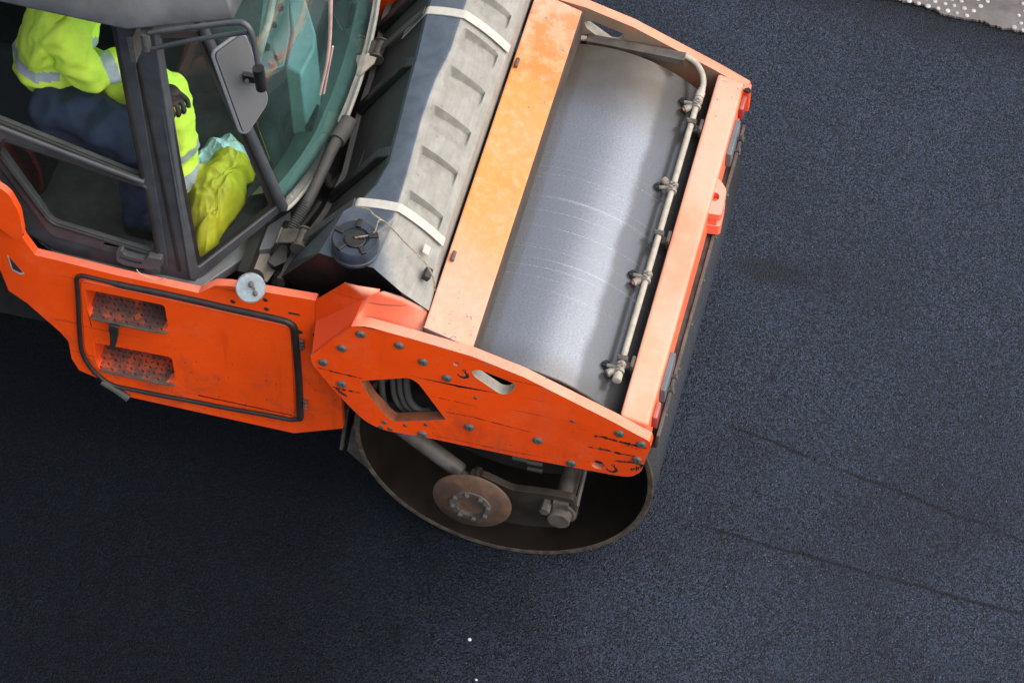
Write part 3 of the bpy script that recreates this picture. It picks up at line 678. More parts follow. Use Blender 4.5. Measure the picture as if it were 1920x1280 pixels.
# ---- spray bar with nozzles
z0 = 1.10
n_img = [(1306, 196), (1255, 352), (1211, 520), (1164, 690)]
q0, q1_ = at(1159, 704, 'z', z0), at(1308, 190, 'z', z0); xs_ = (q0.x+q1_.x)/2
bm = NB(); tube(bm, [V((xs_, q0.y, z0)), V((xs_, q1_.y, z0))], .0125, 14, 0)
lathe(bm, V((xs_, q0.y+.005, z0)), (0, -1, 0), [(0, .013), (0, .018), (.03, .018), (.032, .014), (.032, 0)], 14)
SB = part('spray_bar', bm, M['beige'], smooth=True)
for i, (a, b) in enumerate(n_img):
    y = at(a, b, 'z', z0).y
    bm = NB(); C_ = V((xs_, y, z0))
    lathe(bm, C_-V((0, .022, 0)), (0, 1, 0), [(0, .013), (0, .020), (.012, .020), (.014, .0165), (.030, .0165), (.032, .020), (.044, .020), (.044, .013)], 14)
    d = V((-1, .12 if i != 1 else -.02, -.15)).normalized()
    tube(bm, [C_, C_+d*.055], .0085, 10, 0)
    d2 = V((-.75, -.62 if i != 1 else .62, -.05)).normalized()
    lathe(bm, C_, d2, [(.01, .011), (.034, .011), (.034, .016), (.056, .016), (.058, .012), (.058, 0)], 12)
    for k in range(5):
        a_ = k*1.257; box(bm, C_+V((.0, .0, .021))+V((math.cos(a_)*.008, math.sin(a_)*.014, 0)), (.007, .007, .008))
    N_ = part('spray_nozzle', bm, M['nozzle'], SB, smooth=True)
    bm = NB(); lathe(bm, C_+d*.050, d, [(0, .0165), (.018, .0165), (.022, .011), (.022, 0)], 12)
    for k in range(8):
        a_ = k*math.pi/4; u, v = frame_of(d); box(bm, C_+d*.058+(u*math.cos(a_)+v*math.sin(a_))*.0165, (.012, .005, .005))
    link('nozzle_cap', bm, M['plastic'], N_, smooth=True) if False else part('nozzle_cap', bm, M['plastic'], SB, smooth=True)
    bm = NB(); lathe(bm, C_+d*.072, d, [(0, .0062), (.010, .0055), (.010, 0)], 10); part('nozzle_tip', bm, M['yellow'], SB, smooth=True)
    if i in (0, 2):
        bm = NB(); lathe(bm, C_+d2*.058, d2, [(0, .0095), (.006, .0085), (.006, 0)], 12); part('valve_button', bm, M['red'], SB, smooth=True)
# spray bar clamps to the front beam
for (a, b) in ((1306, 215), (1246, 442), (1186, 678)):
    y = at(a, b, 'z', z0).y+ (.0 if b != 215 else -.05); bm = NB()
    box(bm, (xs_, y, z0), (.038, .022, .034)); box(bm, ((xs_+xa)/2+.008, y, z0-.03), (xa-xs_, .03, .014)); box(bm, (xa-.006, y, z0-.02), (.012, .055, .05))
    lathe(bm, V((xs_-.017, y, z0+.012)), (0, 0, 1), [(0, .006), (.012, .006), (.012, 0)], 6)
    part('bar_clamp', bm, M['dirt_steel'], SB, bevel=.002)
# feed hose and its guard channel along the far plate
bm = NB()
hz = [at(1310, 186, 'z', z0), at(1318, 162, 'z', z0+.01), at(1317, 140, 'z', z0+.02), at(1306, 120, 'z', z0+.03), at(1289, 107, 'z', z0+.045), at(1272, 102, 'z', z0+.055)]
hz[0] = V((xs_, q1_.y+.0, z0))
tube(bm, hz, .0125, 12)
lathe(bm, hz[0], hz[1]-hz[0], [(-.01, .013), (-.01, .019), (.012, .019), (.012, .0155), (.018, .0155), (.018, .019), (.045, .019), (.047, .0155), (.060, .0155), (.060, .013)], 14)
part('feed_hose', bm, M['beige'], SB, smooth=True)
bm = NB(); g0, g1 = at(1101, 70, 'y', .885), at(1285, 106, 'y', .87)
dx = (g1-g0).normalized(); sv_ = V((0, 1, 0)); up_ = dx.cross(sv_)
for o_, s_ in (((0, 0), (.045, .004)),):
    R3 = basis(dx, sv_, up_); cc = (g0+g1)/2; ln = (g1-g0).length
    box(bm, cc, (ln, .042, .004), R3); box(bm, cc-sv_*.021-up_*.016, (ln, .004, .036), R3)
part('hose_guard', bm, M['dirt_steel'], SPF, bevel=.002)
bm = NB(); tube(bm, [g0-dx*.10-up_*.01, g0+dx*.02-up_*.012], .012, 10, 0); part('feed_hose', bm, M['beige'], SB, smooth=True)

# ---- hoses seen through the window of the near plate
hp = lambda l, y: [at(640+a/5.335, 600+b/5.335, 'y', y) for a, b in l]
for k, (l, r, y) in enumerate((([(405, 540), (405, 620), (415, 760), (450, 860), (520, 915), (620, 935)], .0125, -.86),
                               ([(515, 540), (520, 640), (535, 760), (590, 860), (660, 915), (740, 930)], .0125, -.865),
                               ([(580, 540), (585, 640), (600, 740), (645, 850), (710, 905), (800, 930)], .0115, -.875),
                               ([(655, 540), (655, 640), (670, 760), (720, 850), (800, 900), (900, 905)], .0135, -.88))):
    bm = NB(); tube(bm, hp(l, y), r, 12); part('hydraulic_hose', bm, M['dusty_grey'], smooth=True)
bm = NB(); box(bm, at(750, 770, 'y', -.84), (.24, .04, .03)); part('hose_shelf', bm, M['dirt_steel'], bevel=.003)
bm = NB(); box(bm, (-.37, -.70, 1.06), (.50, .04, .44)); box(bm, (-.55, 0, 1.05), (.10, 1.2, .3)); part('frame_backing', bm, M['void'])
# dark plating on the frame's inner side, seen under the plate above the drum's end
bm = NB(); box(bm, (0, -.70, .80), (.95, .02, .34)); box(bm, (.05, -.66, .62), (.5, .06, .25)); DM = part('drum_motor_carrier', bm, M['void'], bevel=.01)
bm = NB(); 
for a, b in ((975, 860), (1003, 868), (1003, 880)):
    c = at(a, b, 'y', -.80); tube(bm, [c-V((.03, 0, 0)), c+V((.03, 0, 0))], .010, 10, 0)
part('pipe_fitting', bm, M['dirt_steel'], DM, smooth=True)

# ---- edge cutter
EC = NB(); yc = -1.00
cd = at(885, 938, 'y', yc); cp = at(1048, 972, 'y', yc)
arm_im = [(900, 890), (960, 918), (1025, 926), (1075, 935), (1082, 975), (1040, 988), (985, 986), (930, 975), (880, 965)]
plate(EC, round_poly([at(a, b, 'y', yc+.03) for a, b in arm_im], .02), V((0, .03, 0)))
EC = part('edge_cutter_arm', EC, M['dark_dirt'], bevel=.005)
rd = .158
bm = NB(); lathe(bm, cd, (0, -1, 0), [(-.022, 0), (-.022, .10), (-.004, rd), (0, rd), (.008, rd*.97), (.022, .085), (.024, .064), (.016, .060), (.012, .045), (.012, 0)], 64)
part('cutting_disc', bm, M['rust'], EC, smooth=True, angle=50)
bm = NB(); lathe(bm, cd, (0, -1, 0), [(.015, .083), (.030, .083), (.030, .060), (.015, .060)], 40)
part('hub_ring', bm, M['dirt_steel'], EC, smooth=True)
for k in range(8):
    a_ = k*math.pi/4+.2; part('bolt', bolt_bm(cd+V((.072*math.cos(a_), -.029, .072*math.sin(a_))), (0, -1, 0), .0105, .010, True), M['steel'], EC)
bm = NB(); tube(bm, [cp+V((0, .36, .03)), cp+V((0, .08, 0))], .038, 20, 0)
lathe(bm, cp+V((0, .09, 0)), (0, -1, 0), [(0, .04), (0, .062), (.06, .062), (.066, .055), (.066, .045), (.10, .045), (.104, .040), (.104, 0)], 28)
tube(bm, [cp+V((-.055, .03, .05)), cp+V((-.055, -.02, .05))], .02, 6, 0)
box(bm, cp+V((.0, .04, .05)), (.06, .05, .05)); tube(bm, [cp+V((.055, .06, .02)), cp+V((.055, .30, .10))], .009, 8, 0)
part('pivot_shaft', bm, M['dirt_steel'], EC, smooth=True)
c1, c2 = at(772, 815, 'y', -.87), at(868, 886, 'y', -.93)
bm = NB(); dd = (c2-c1).normalized(); lathe(bm, c1-dd*.1, dd, [(0, .034), ((c2-c1).length+.085, .034), ((c2-c1).length+.095, .028), ((c2-c1).length+.10, .015), ((c2-c1).length+.14, .015)], 24)
part('hydraulic_cylinder', bm, M['dirt_steel'], EC, smooth=True)
c3 = at(893, 893, 'y', -.96); bm = NB(); box(bm, c3, (.05, .05, .03)); tube(bm, [c3+V((0, -.04, 0)), c3+V((0, .04, 0))], .018, 14, 0); part('cylinder_eye', bm, M['dark_dirt'], EC, bevel=.004)

# ---- rear body flank
YB = -.85
bo = Y([(-90, 250), (-20, 330), (22, 388), (44, 448), (66, 478), (100, 486), (220, 516), (372, 549), (402, 535), (430, 536), (592, 563), (598, 600), (610, 690), (640, 744), (643, 803), (552, 812), (243, 744), (205, 718), (148, 694), (134, 672), (128, 640), (112, 622), (50, 568), (16, 545), (-60, 360)], YB)
bm = NB()
step_w = [round_poly(Y(l, YB), .02) for l in ([(160, 540), (309, 570), (316, 612), (298, 620), (174, 594), (164, 580)], [(178, 640), (323, 668), (329, 706), (316, 715), (190, 692), (180, 676)])]
plate(bm, bo, V((0, .035, 0)), step_w)
BD = part('body_flank', bm, M['body'], bevel=.006, seg=2)
# step pockets
for i, l in enumerate(([(160, 540), (309, 570), (316, 612), (298, 620), (174, 594), (164, 580)], [(178, 640), (323, 668), (329, 706), (316, 715), (190, 692), (180, 676)])):
    P = Y(l, YB)
    xm0, xm1 = P[0].x, P[1].x+.01; zt_, zb_ = max(p.z for p in P), min(p.z for p in P)+.012
    bm = NB(); pad = .02
    # pocket walls
    box(bm, ((xm0+xm1)/2, YB+.215, (zt_+zb_)/2), (xm1-xm0+pad, .006, zt_-zb_+.1)); box(bm, ((xm0+xm1)/2, YB+.12, zt_+.045), (xm1-xm0+pad, .19, .006))
    for x in (xm0-.004, xm1+.004): box(bm, (x, YB+.125, (zt_+zb_)/2), (.006, .18, zt_-zb_+.1))
    part('step_pocket', bm, M['body'], BD)
    bm = NB(); ft = [V((xm0+.01, YB-.012, zb_)), V((xm1-.03, YB-.012, zb_)), V((xm1+.0, YB+.02, zb_)), V((xm1+.0, YB+.21, zb_+.03)), V((xm0, YB+.21, zb_+.03)), V((xm0, YB+.02, zb_))]
    for q in ft: q.z = zb_+(q.y-YB+.012)*.12
    plate(bm, round_poly(ft, [.02, .02, .02, 0, 0, .02]), V((0, 0, -.012)))
    ST = part('step', bm, M['tread'], BD, bevel=.002)
    bm = NB(); tube(bm, [V((xm0+.018, YB-.012, zb_-.004)), V((xm1-.035, YB-.012, zb_-.004)), V((xm1-.008, YB+.012, zb_))], .0055, 8, 2); part('step_lip', bm, M['dirt_steel'], BD, smooth=True)
    bm = NB(); k = 0
    for a in range(16):
        for b in range(9):
            x = xm0+.015+a*.0235; y = YB-.002+b*.0225
            if x > xm1-.015: continue
            ang = .8 if (a+b) % 2 else -.8
            c = V((x, y, zb_+.0016+(y-YB+.012)*.12)); d = V((math.cos(ang), math.sin(ang), 0))*.0108; nn = V((-d.y, d.x, 0))*.28
            v = [bm.verts.new(c-d), bm.verts.new(c+nn), bm.verts.new(c+d), bm.verts.new(c-nn), bm.verts.new(c+V((0, 0, .002)))]
            for q in range(4): bm.faces.new((v[q], v[(q+1) % 4], v[4]))
    for v in bm.verts: pass
    part('tread_pattern', bm, M['tread_bar'], BD)
# hatch seal
seal = round_poly(Y([(143, 514), (553, 604), (562, 784), (545, 787), (205, 722), (170, 690), (152, 660)], YB-.004), [.04, .05, .012, .03, .05, .05, .05], 6)
bm = NB(); S_ = seal+[seal[0]]
pts_ = []
for a, b in zip(S_, S_[1:]):
    nseg = max(1, int((b-a).length/.03))
    for k in range(nseg): pts_.append(a.lerp(b, k/nseg))
sr = random.Random(2)
pts_ = [p+V((mnoise.noise(p*4)*.006, 0, mnoise.noise(p*5+V((4, 0, 0)))*.006)) for p in pts_]; pts_.append(pts_[0])
tube(bm, pts_, .012, 10, 0, caps=False, rf=lambda t: .0145 if .08 < t < .48 else .0095)
part('hatch_seal', bm, M['rubber'], BD, smooth=True)
bm = NB(); e_ = Y([(190, 716), (212, 728), (228, 738), (240, 746)], YB-.012); tube(bm, e_, .012, 8, rf=lambda t: .011+.006*t); part('loose_seal_end', bm, M['dusty_grey'], BD, smooth=True)
# hatch skin (slightly proud)
bm = NB(); sk = round_poly(Y([(152, 523), (545, 610), (553, 775), (540, 778), (212, 717), (180, 688), (160, 655)], YB), [.03, .04, .012, .03, .04, .04, .04], 5)
plate(bm, sk, V((0, -.006, 0)), [[p for p in h] for h in step_w]); part('hatch_door', bm, M['body'], BD, bevel=.002)
# latch
bm = NB(); lt = Y([(203, 610), (222, 614), (221, 632), (217, 648), (213, 656), (205, 654), (206, 636)], YB-.05); plate(bm, lt, V((0, .012, 0)))
box(bm, at(213, 612, 'y', YB-.025), (.03, .05, .012)); part('latch', bm, M['rubber'], BD, bevel=.003)
# hinges at the right edge of the hatch
for a, b in ((566, 645), (573, 758)):
    bm = NB(); c = at(a, b, 'y', YB-.008)
    for dz in (-.02, 0, .02): tube(bm, [c+V((0, 0, dz-.007)), c+V((0, 0, dz+.007))], .011, 8, 0)
    box(bm, c+V((-.01, .004, 0)), (.03, .006, .05)); part('hinge', bm, M['tread'], BD, bevel=.001)
for a, b in ((437, 565), (498, 562), (500, 579), (563, 622), (591, 628), (40, 438)):
    part('bolt', bolt_bm(at(a, b, 'y', YB), (0, -1, 0), .010, .004), M['dark_dirt'], BD)
bm = NB(); plate(bm, Y([(541, 585), (562, 589), (562, 592), (541, 588)], YB-.001), V((0, .0005, 0))); part('slot_mark', bm, M['decal_black'], BD)
bm = NB(); plate(bm, Y([(13, 478), (46, 514), (38, 515), (22, 506)], YB-.0015), V((0, .001, 0))); part('crescent_sticker', bm, M['decal_white'], BD)
bm = NB(); plate(bm, Y([(17, 482), (42, 510), (37, 511), (24, 504)], YB-.0025), V((0, .001, 0))); part('crescent_sticker', bm, M['decal_black'], BD)
bm = NB(); tube(bm, Y([(256, 505), (262, 512), (276, 519), (296, 524), (308, 522)], YB-.001), .0022, 6); part('sticker_outline', bm, M['decal_white'], BD)
# body: back/bottom box so that it is a closed volume
bm = NB(); hexa(bm, [V((-3.2, YB+.24, .55)), V((-.72, YB+.24, .55)), V((-.72, .80, .55)), V((-3.2, .80, .55))], [V((-3.2, YB+.24, 1.02)), V((-.72, YB+.24, 1.02)), V((-.72, .80, 1.02)), V((-3.2, .80, 1.02))])
part('chassis', bm, M['void'])
# rear fender bulge at the left border
bm = NB(); fe = Y([(-60, 330), (0, 352), (18, 366), (36, 398), (44, 440), (30, 452), (14, 440), (-60, 380)], YB-.03); plate(bm, round_poly(fe, .02), V((0, .029, 0))); part('fender_lip', bm, M['body'], BD, bevel=.006)
# far flank
bm = NB(); plate(bm, [V((p.x, -p.y, p.z)) for p in bo], V((0, -.035, 0))); part('far_body_flank', bm, M['body'], bevel=.006)
# rear drum
bm = NB(); lathe(bm, (-3.75, -.83, .6), (0, 1, 0), [(0.4, 0), (0.4, .576), (0, .576), (0, .6), (1.66, .6), (1.66, .576), (1.3, .576), (1.3, 0)], 96); part('rear_drum', bm, M['dark_dirt'], smooth=True)

# ---- water tank
def yline(l, z): return sorted([at(a, b, 'z', z) for a, b in l], key=lambda p: p.y)
def xat(tab, y):
    if y <= tab[0].y: a, b = tab[0], tab[1]
    elif y >= tab[-1].y: a, b = tab[-2], tab[-1]
    else:
        for a, b in zip(tab, tab[1:]):
            if a.y <= y <= b.y: break
    if y <= tab[0].y or y >= tab[-1].y: return a.x if y <= tab[0].y else b.x
    return a.x+(b.x-a.x)*(y-a.y)/(b.y-a.y)
ZT = 1.60
tL = yline([(640, 392), (675, 372), (706, 340), (729, 300), (748, 230), (760, 180), (783, 94), (800, 20), (830, -80)], ZT)
tC = yline([(742, 392), (755, 350), (769, 300), (790, 220), (815, 150), (844, 94), (868, 20), (900, -80)], ZT)
xR = x0-.012; ZR = 1.44
tB = yline([(544, 492), (614, 398), (649, 328), (678, 211), (700, 145), (722, 40)], 1.22)
# near end of the tank: bottom edge of the visible top
endp = [at(600, 473, 'z', 1.52), at(645, 489, 'z', 1.52), at(700, 502, 'z', 1.52), at(752, 546, 'z', 1.50), at(805, 583, 'z', 1.40)]
tank_y0, tank_y1 = -.60, 1.0
NYt, NXt = 480, 70
bm = NB(); dl = bm.verts.layers.float.new('dust')
ribs = [at(a, b, 'z', 1.56).y for a, b in ((893, -12), (866, 61), (838, 131), (812, 206), (786, 281), (763, 365), (737, 448))]
grid = []
for j in range(NYt+1):
    y = tank_y0+(tank_y1-tank_y0)*j/NYt; row = []
    xl, xc = xat(tL, y), xat(tC, y); xb_ = min(xat(tB, y), xl-.12)
    for i in range(NXt+1):
        t = i/NXt
        if t < .18: u = t/.18; x = xb_+(xl-xb_)*u; z = 1.22+(ZT-.015-1.22)*u; d = .12
        elif t < .42: u = (t-.18)/.24; x = xl+(xc-xl)*u; z = ZT-.015*(1-u)**2; d = 0.0+.25*max(0, u-.6)
        elif t < .95:
            u = (t-.42)/.53; x = xc+(xR-xc)*u; z = ZT+(ZR-ZT)*u-.02*math.sin(math.pi*u)*0+.012*math.sin(math.pi*u); d = min(1, .55+u*3)
            for ry in ribs:
                dy = y-ry
                if -.105 < dy < .006 and .12 < u < .84:
                    wdg = max(0, 1-abs(dy-.0)/.105) if dy < 0 else max(0, 1-dy/.006)
                    z -= .050*wdg*min(1, (.84-u)/.03)*min(1, (u-.12)/.02)*(1-.45*(u-.12)/.72)
        else: u = (t-.95)/.05; x = xR+.002*u; z = ZR-.10*u; d = 1
        v = bm.verts.new((x, y, z)); v[dl] = d; row.append(v)
    grid.append(row)
for a, b in zip(grid, grid[1:]):
    for i in range(NXt):
        f_ = bm.faces.new((a[i], a[i+1], b[i+1], b[i])); f_.material_index = 1 if i < .17*NXt else 0
# near end cap: fan of strips from first row down to the end line
def E3(px, py, z, d): v = bm.verts.new(at(px, py, 'z', z)); v[dl] = d; return v
g0_ = grid[0]
bl_ = [bm.verts.new((v.co.x, v.co.y, 1.20)) for v in (grid[-1][0], grid[-1][-1])]; bm.faces.new(grid[-1]+[bl_[1], bl_[0]])
iL, iC, iR = int(.18*NXt)+1, int(.42*NXt), int(.95*NXt)
eA = E3(598, 474, 1.52, .0); eB = E3(642, 489, 1.53, .05); eC = E3(700, 502, 1.53, .1); eD = E3(752, 547, 1.50, .8); eE = E3(804, 582, 1.385, 1)
fA = E3(527, 520, 1.24, .0); fB = E3(604, 566, 1.20, .0); fC = E3(700, 560, 1.20, .0); fD = E3(760, 575, 1.25, .3); fE = E3(804, 586, 1.28, .8)
def strip(vv, tgt):
    for a, b in zip(vv, vv[1:]): bm.faces.new((a, b, tgt))
strip(g0_[0:iL+1], fA) if False else None
bm.faces.new((g0_[0], g0_[iL], fA)) if False else None
strip(g0_[iL:int((iL+iC)/2)+1], eA); bm.faces.new((g0_[int((iL+iC)/2)], eB, eA))
strip(g0_[int((iL+iC)/2):iC+3], eB); bm.faces.new((g0_[iC+2], eC, eB))
strip(g0_[iC+2:iC+10], eC); bm.faces.new((g0_[iC+9], eD, eC))
strip(g0_[iC+9:iR-2], eD); bm.faces.new((g0_[iR-3], eE, eD)); strip(g0_[iR-3:], eE)
strip(g0_[0:iL+1], eA); bm.faces.new((g0_[0], eA, fA)).material_index = 1
for a, b, c, d in ((eA, eB, fB, fA), (eB, eC, fC, fB), (eC, eD, fD, fC), (eD, eE, fE, fD)): bm.faces.new((a, b, c, d)).material_index = 2 if d is not fD and c is not fE else 0
TK = part('water_tank', bm, None, smooth=True, angle=32, mats=[M['tank'], M['dusty_black'], M['plastic']])
# front/right skirts hidden under the tank so that nothing floats
bm = NB(); box(bm, (-.55, .25, 1.27), (.40, 1.9, .12)); part('tank_tray', bm, M['void'])
# ribs on the rear slope
def rear_slope(y, u, off): 
    xl = xat(tL, y); xb_ = min(xat(tB, y), xl-.12)
    return V((xb_+(xl-xb_)*u-off*.85, y, 1.22+(ZT-.015-1.22)*u+off*.5))
for yy in [at(a, b, 'z', 1.24).y for a, b in ((682, 204), (625, 368))]+[at(682, 204, 'z', 1.24).y+.45]:
    bm = NB(); A = [rear_slope(yy-.028, u, .0) for u in (0, .97)]; B = [rear_slope(yy+.028, u, .0) for u in (0, .97)]
    A2 = [rear_slope(yy-.022, u, .03) for u in (0.03, .86)]; B2 = [rear_slope(yy+.022, u, .03) for u in (0.03, .86)]
    hexa(bm, [A[0], A[1], B[1], B[0]], [A2[0], A2[1], B2[1], B2[0]]); part('tank_rib', bm, M['plastic'], TK, bevel=.006)
bm = NB(); rim = [rear_slope(y, 0, 0)+V((-.006, 0, 0)) for y in [-.66+.05*k for k in range(37)]]
rim = [at(525, 524, 'z', 1.24)]+rim
for a, b in zip(rim, rim[1:]): hexa(bm, [a+V((-.012, 0, -.04)), a+V((.012, 0, -.04)), b+V((.012, 0, -.04)), b+V((-.012, 0, -.04))], [a+V((-.012, 0, .006)), a+V((.012, 0, .006)), b+V((.012, 0, .006)), b+V((-.012, 0, .006))])
part('tank_foot_rim', bm, M['dusty_grey'], TK)
# webbing straps
def tank_z(x, y):
    xl, xc = xat(tL, y), xat(tC, y)
    if x < xl: xb_ = min(xat(tB, y), xl-.12); u = (x-xb_)/(xl-xb_); return 1.22+(ZT-.015-1.22)*u
    if x < xc: u = (x-xl)/(xc-xl); return ZT-.015*(1-u)**2
    u = min(1, (x-xc)/(xR-xc)); return ZT+(ZR-ZT)*u+.012*math.sin(math.pi*u)
for ysn in (at(735, 388, 'z', ZT).y, at(856, 26, 'z', ZT).y):
    bm = NB(); prev = None; xs0 = xat(tL, ysn)-.10; N_ = 60; hw = .0205
    for k in range(N_+1):
        x = xs0+(xR+.004-xs0)*k/N_; ym = ysn; slope = 0
        zc = max(tank_z(x, ysn), min(tank_z(x-.015, ysn)+.0, ZT+1))+.006
        q = [bm.verts.new((x, ysn-hw, zc)), bm.verts.new((x, ysn+hw, zc)), bm.verts.new((x, ysn+hw, zc-.004)), bm.verts.new((x, ysn-hw, zc-.004))]
        if prev:
            for i in range(4): bm.faces.new((prev[i], prev[(i+1) % 4], q[(i+1) % 4], q[i]))
        prev = q
    part('strap', bm, M['webbing'], TK, smooth=True, angle=50)
    c = rear_slope(ysn, .18, .03)
    bm = NB(); tube(bm, [c+V((0, -.045, 0)), c+V((0, .045, 0))], .022, 16, 0)
    for s_ in (-.045, .045): lathe(bm, c+V((0, s_-.003, 0)), (0, 1, 0), [(0, 0), (0, .032), (.006, .032), (.006, 0)], 20)
    box(bm, c+V((-.05, 0, .01)), (.07, .07, .006), basis(V((.95, 0, .3)), V((0, 1, 0)), V((-.3, 0, .95)))); tube(bm, [c+V((-.09, -.04, .0)), c+V((-.09, .04, .0))], .006, 8, 0)
    part('ratchet_buckle', bm, M['dirt_steel'], TK, smooth=True)
    bm = NB(); a_, b_ = rear_slope(ysn, .24, .03), rear_slope(ysn, .98, .008)
    hexa(bm, [a_+V((0, -hw, 0)), a_+V((0, hw, 0)), b_+V((0, hw, 0)), b_+V((0, -hw, 0))], [a_+V((-.003, -hw, .004)), a_+V((-.003, hw, .004)), b_+V((-.003, hw, .004)), b_+V((-.003, -hw, .004))])
    part('strap', bm, M['dusty_grey'], TK)
# filler cap
fc = at(666, 447, 'z', 1.60); ru = .088; fz = 1.535
bm = NB(); c = V((fc.x, fc.y, fz)); lathe(bm, c, (0, 0, 1), [(0, ru*1.04), (.012, ru*1.04), (.014, ru*.98), (.034, ru*.98), (.036, ru*1.02), (.062, ru), (.070, ru*.95), (.070, ru*.60), (.058, ru*.56), (.058, ru*.0)], 48)
M['cap'] = m_simple('black_wet_cap_plastic', (.026, .033, .046), .35, var=.3, dust=.15, dustc=(.06, .065, .07), up=True)
CP = part('filler_cap', bm, M['cap'], TK, smooth=True, angle=30)
bm = NB()
for k in range(5):
    a_ = k*2*math.pi/5+.35; d = V((math.cos(a_), math.sin(a_), 0)); e = V((-d.y, d.x, 0))
    box(bm, c+d*ru*.78+V((0, 0, .073)), (ru*.42, .020, .012), basis(d, e, V((0, 0, 1))))
lathe(bm, c, (0, 0, 1), [(.058, ru*.50), (.066, ru*.46), (.066, .0)], 32)
for k in range(4):
    tube(bm, [c+V((-.01+.012*k, .004*(k % 2), .070)), c+V((.0+.012*k, .004*(k % 2)+.003, .072))], .0035, 6, 0)
part('cap_grip', bm, M['plastic'], TK, bevel=.003)
bm = NB(); tube(bm, [c+V((0, 0, .07)), c+V((.06, .035, .072)), at(715, 412, 'z', 1.61), at(760, 455, 'z', 1.585), at(795, 490, 'z', 1.53), at(812, 520, 'z', 1.50), at(815, 545, 'z', 1.45)], .003, 6); 
tube(bm, [at(668, 388, 'z', 1.62), at(690, 392, 'z', 1.625), at(700, 402, 'z', 1.62), at(715, 412, 'z', 1.61)], .003, 6)
part('cap_chain', bm, M['chain'], TK, smooth=True)
bm = NB(); box(bm, at(801, 517, 'z', 1.47)+V((0, 0, .01)), (.03, .05, .03), Matrix.Rotation(.5, 3, 'Y')); part('chain_anchor', bm, M['plastic'], TK, bevel=.006)
bm = NB(); a_ = at(800, 468, 'z', 1.515); box(bm, a_, (.028, .040, .0015), Matrix.Rotation(.55, 3, 'Y')); part('strap_tag', bm, M['decal_white'], TK)
# black moulded wedge under the filler end
bm = NB()
hexa(bm, [at(527, 524, 'z', 1.10), at(592, 566, 'z', 1.10), at(780, 590, 'z', 1.10), at(780, 500, 'z', 1.10), at(600, 440, 'z', 1.10)], [at(527, 520, 'z', 1.235), at(600, 562, 'z', 1.195), at(770, 575, 'z', 1.24), at(770, 480, 'z', 1.24), at(610, 430, 'z', 1.235)])
part('tank_base', bm, M['plastic'], TK, bevel=.01)

# ---- machinery in the gap between cab and tank
bm = NB(); box(bm, (-.93, .1, 1.035), (.35, 1.8, .03)); box(bm, (-1.06, .1, 1.13), (.04, 1.6, .2)); part('engine_bay_floor', bm, M['void'])
hose = [at(640, 247, 'z', 1.36), at(622, 282, 'z', 1.38), at(600, 330, 'z', 1.36), at(575, 382, 'z', 1.32), at(550, 425, 'z', 1.28), at(536, 462, 'z', 1.22), at(528, 500, 'z', 1.16), at(518, 535, 'z', 1.08)]
bm = NB(); NR = 150; pts_ = []
P_ = [hose[0]*2-hose[1]]+hose+[hose[-1]*2-hose[-2]]
for i in range(1, len(P_)-2):
    for k in range(22):
        t = k/22; a, b, c, d = P_[i-1], P_[i], P_[i+1], P_[i+2]; pts_.append(.5*((2*b)+(c-a)*t+(2*a-5*b+4*c-d)*t*t+(3*b-a-3*c+d)*t**3))
tube(bm, pts_, .022, 14, 0, rf=lambda t: .024 if int(t*(len(pts_)-1)+.5) % 2 else .0195)
part('corrugated_hose', bm, M['dusty_grey'], smooth=True, angle=80)
bm = NB(); a_ = hose[0]; tube(bm, [a_+V((.02, .05, .02)), a_+V((.01, .0, .01)), a_+(hose[1]-hose[0])*.5], .034, 14); part('hose_cuff', bm, M['dusty_grey'], smooth=True)
for l, r, z in (([(655, 235), (660, 280), (652, 320), (640, 360)], .010, 1.2), ([(668, 230), (668, 285), (655, 340)], .008, 1.18), ([(560, 430), (585, 400), (600, 380)], .012, 1.16), ([(600, 470), (560, 440), (545, 470), (500, 520)], .014, 1.12), ([(700, 20), (715, 60), (700, 120)], .014, 1.15), ([(540, 420), (520, 470), (518, 500)], .020, 1.2), ([(612, 330), (620, 350), (640, 330)], .02, 1.12)):
    bm = NB(); tube(bm, Z(l, z), r, 10); part('engine_hose', bm, M['dusty_black'], smooth=True)
# brackets holding the windshield
for l in ([(676, 100), (706, 108), (702, 118), (664, 152)], [(639, 218), (665, 225), (664, 232), (634, 258)]):
    bm = NB(); plate(bm, Z(l, 1.33), V((0, 0, -.006))); part('windshield_bracket', bm, M['beige'])
    bm = NB()
bm = NB(); hexa(bm, Z([(455, 472), (500, 465), (518, 505), (500, 530), (470, 500)], 1.10), Z([(455, 472), (500, 465), (518, 505), (500, 530), (470, 500)], 1.16)); part('bay_bracket', bm, M['beige'], bevel=.003)
bm = NB(); hexa(bm, Z([(500, 492), (530, 462), (540, 472), (532, 500), (510, 505)], 1.16), Z([(500, 490), (528, 456), (540, 462), (538, 490), (515, 500)], 1.24)); part('hose_block', bm, M['dusty_grey'], bevel=.004)
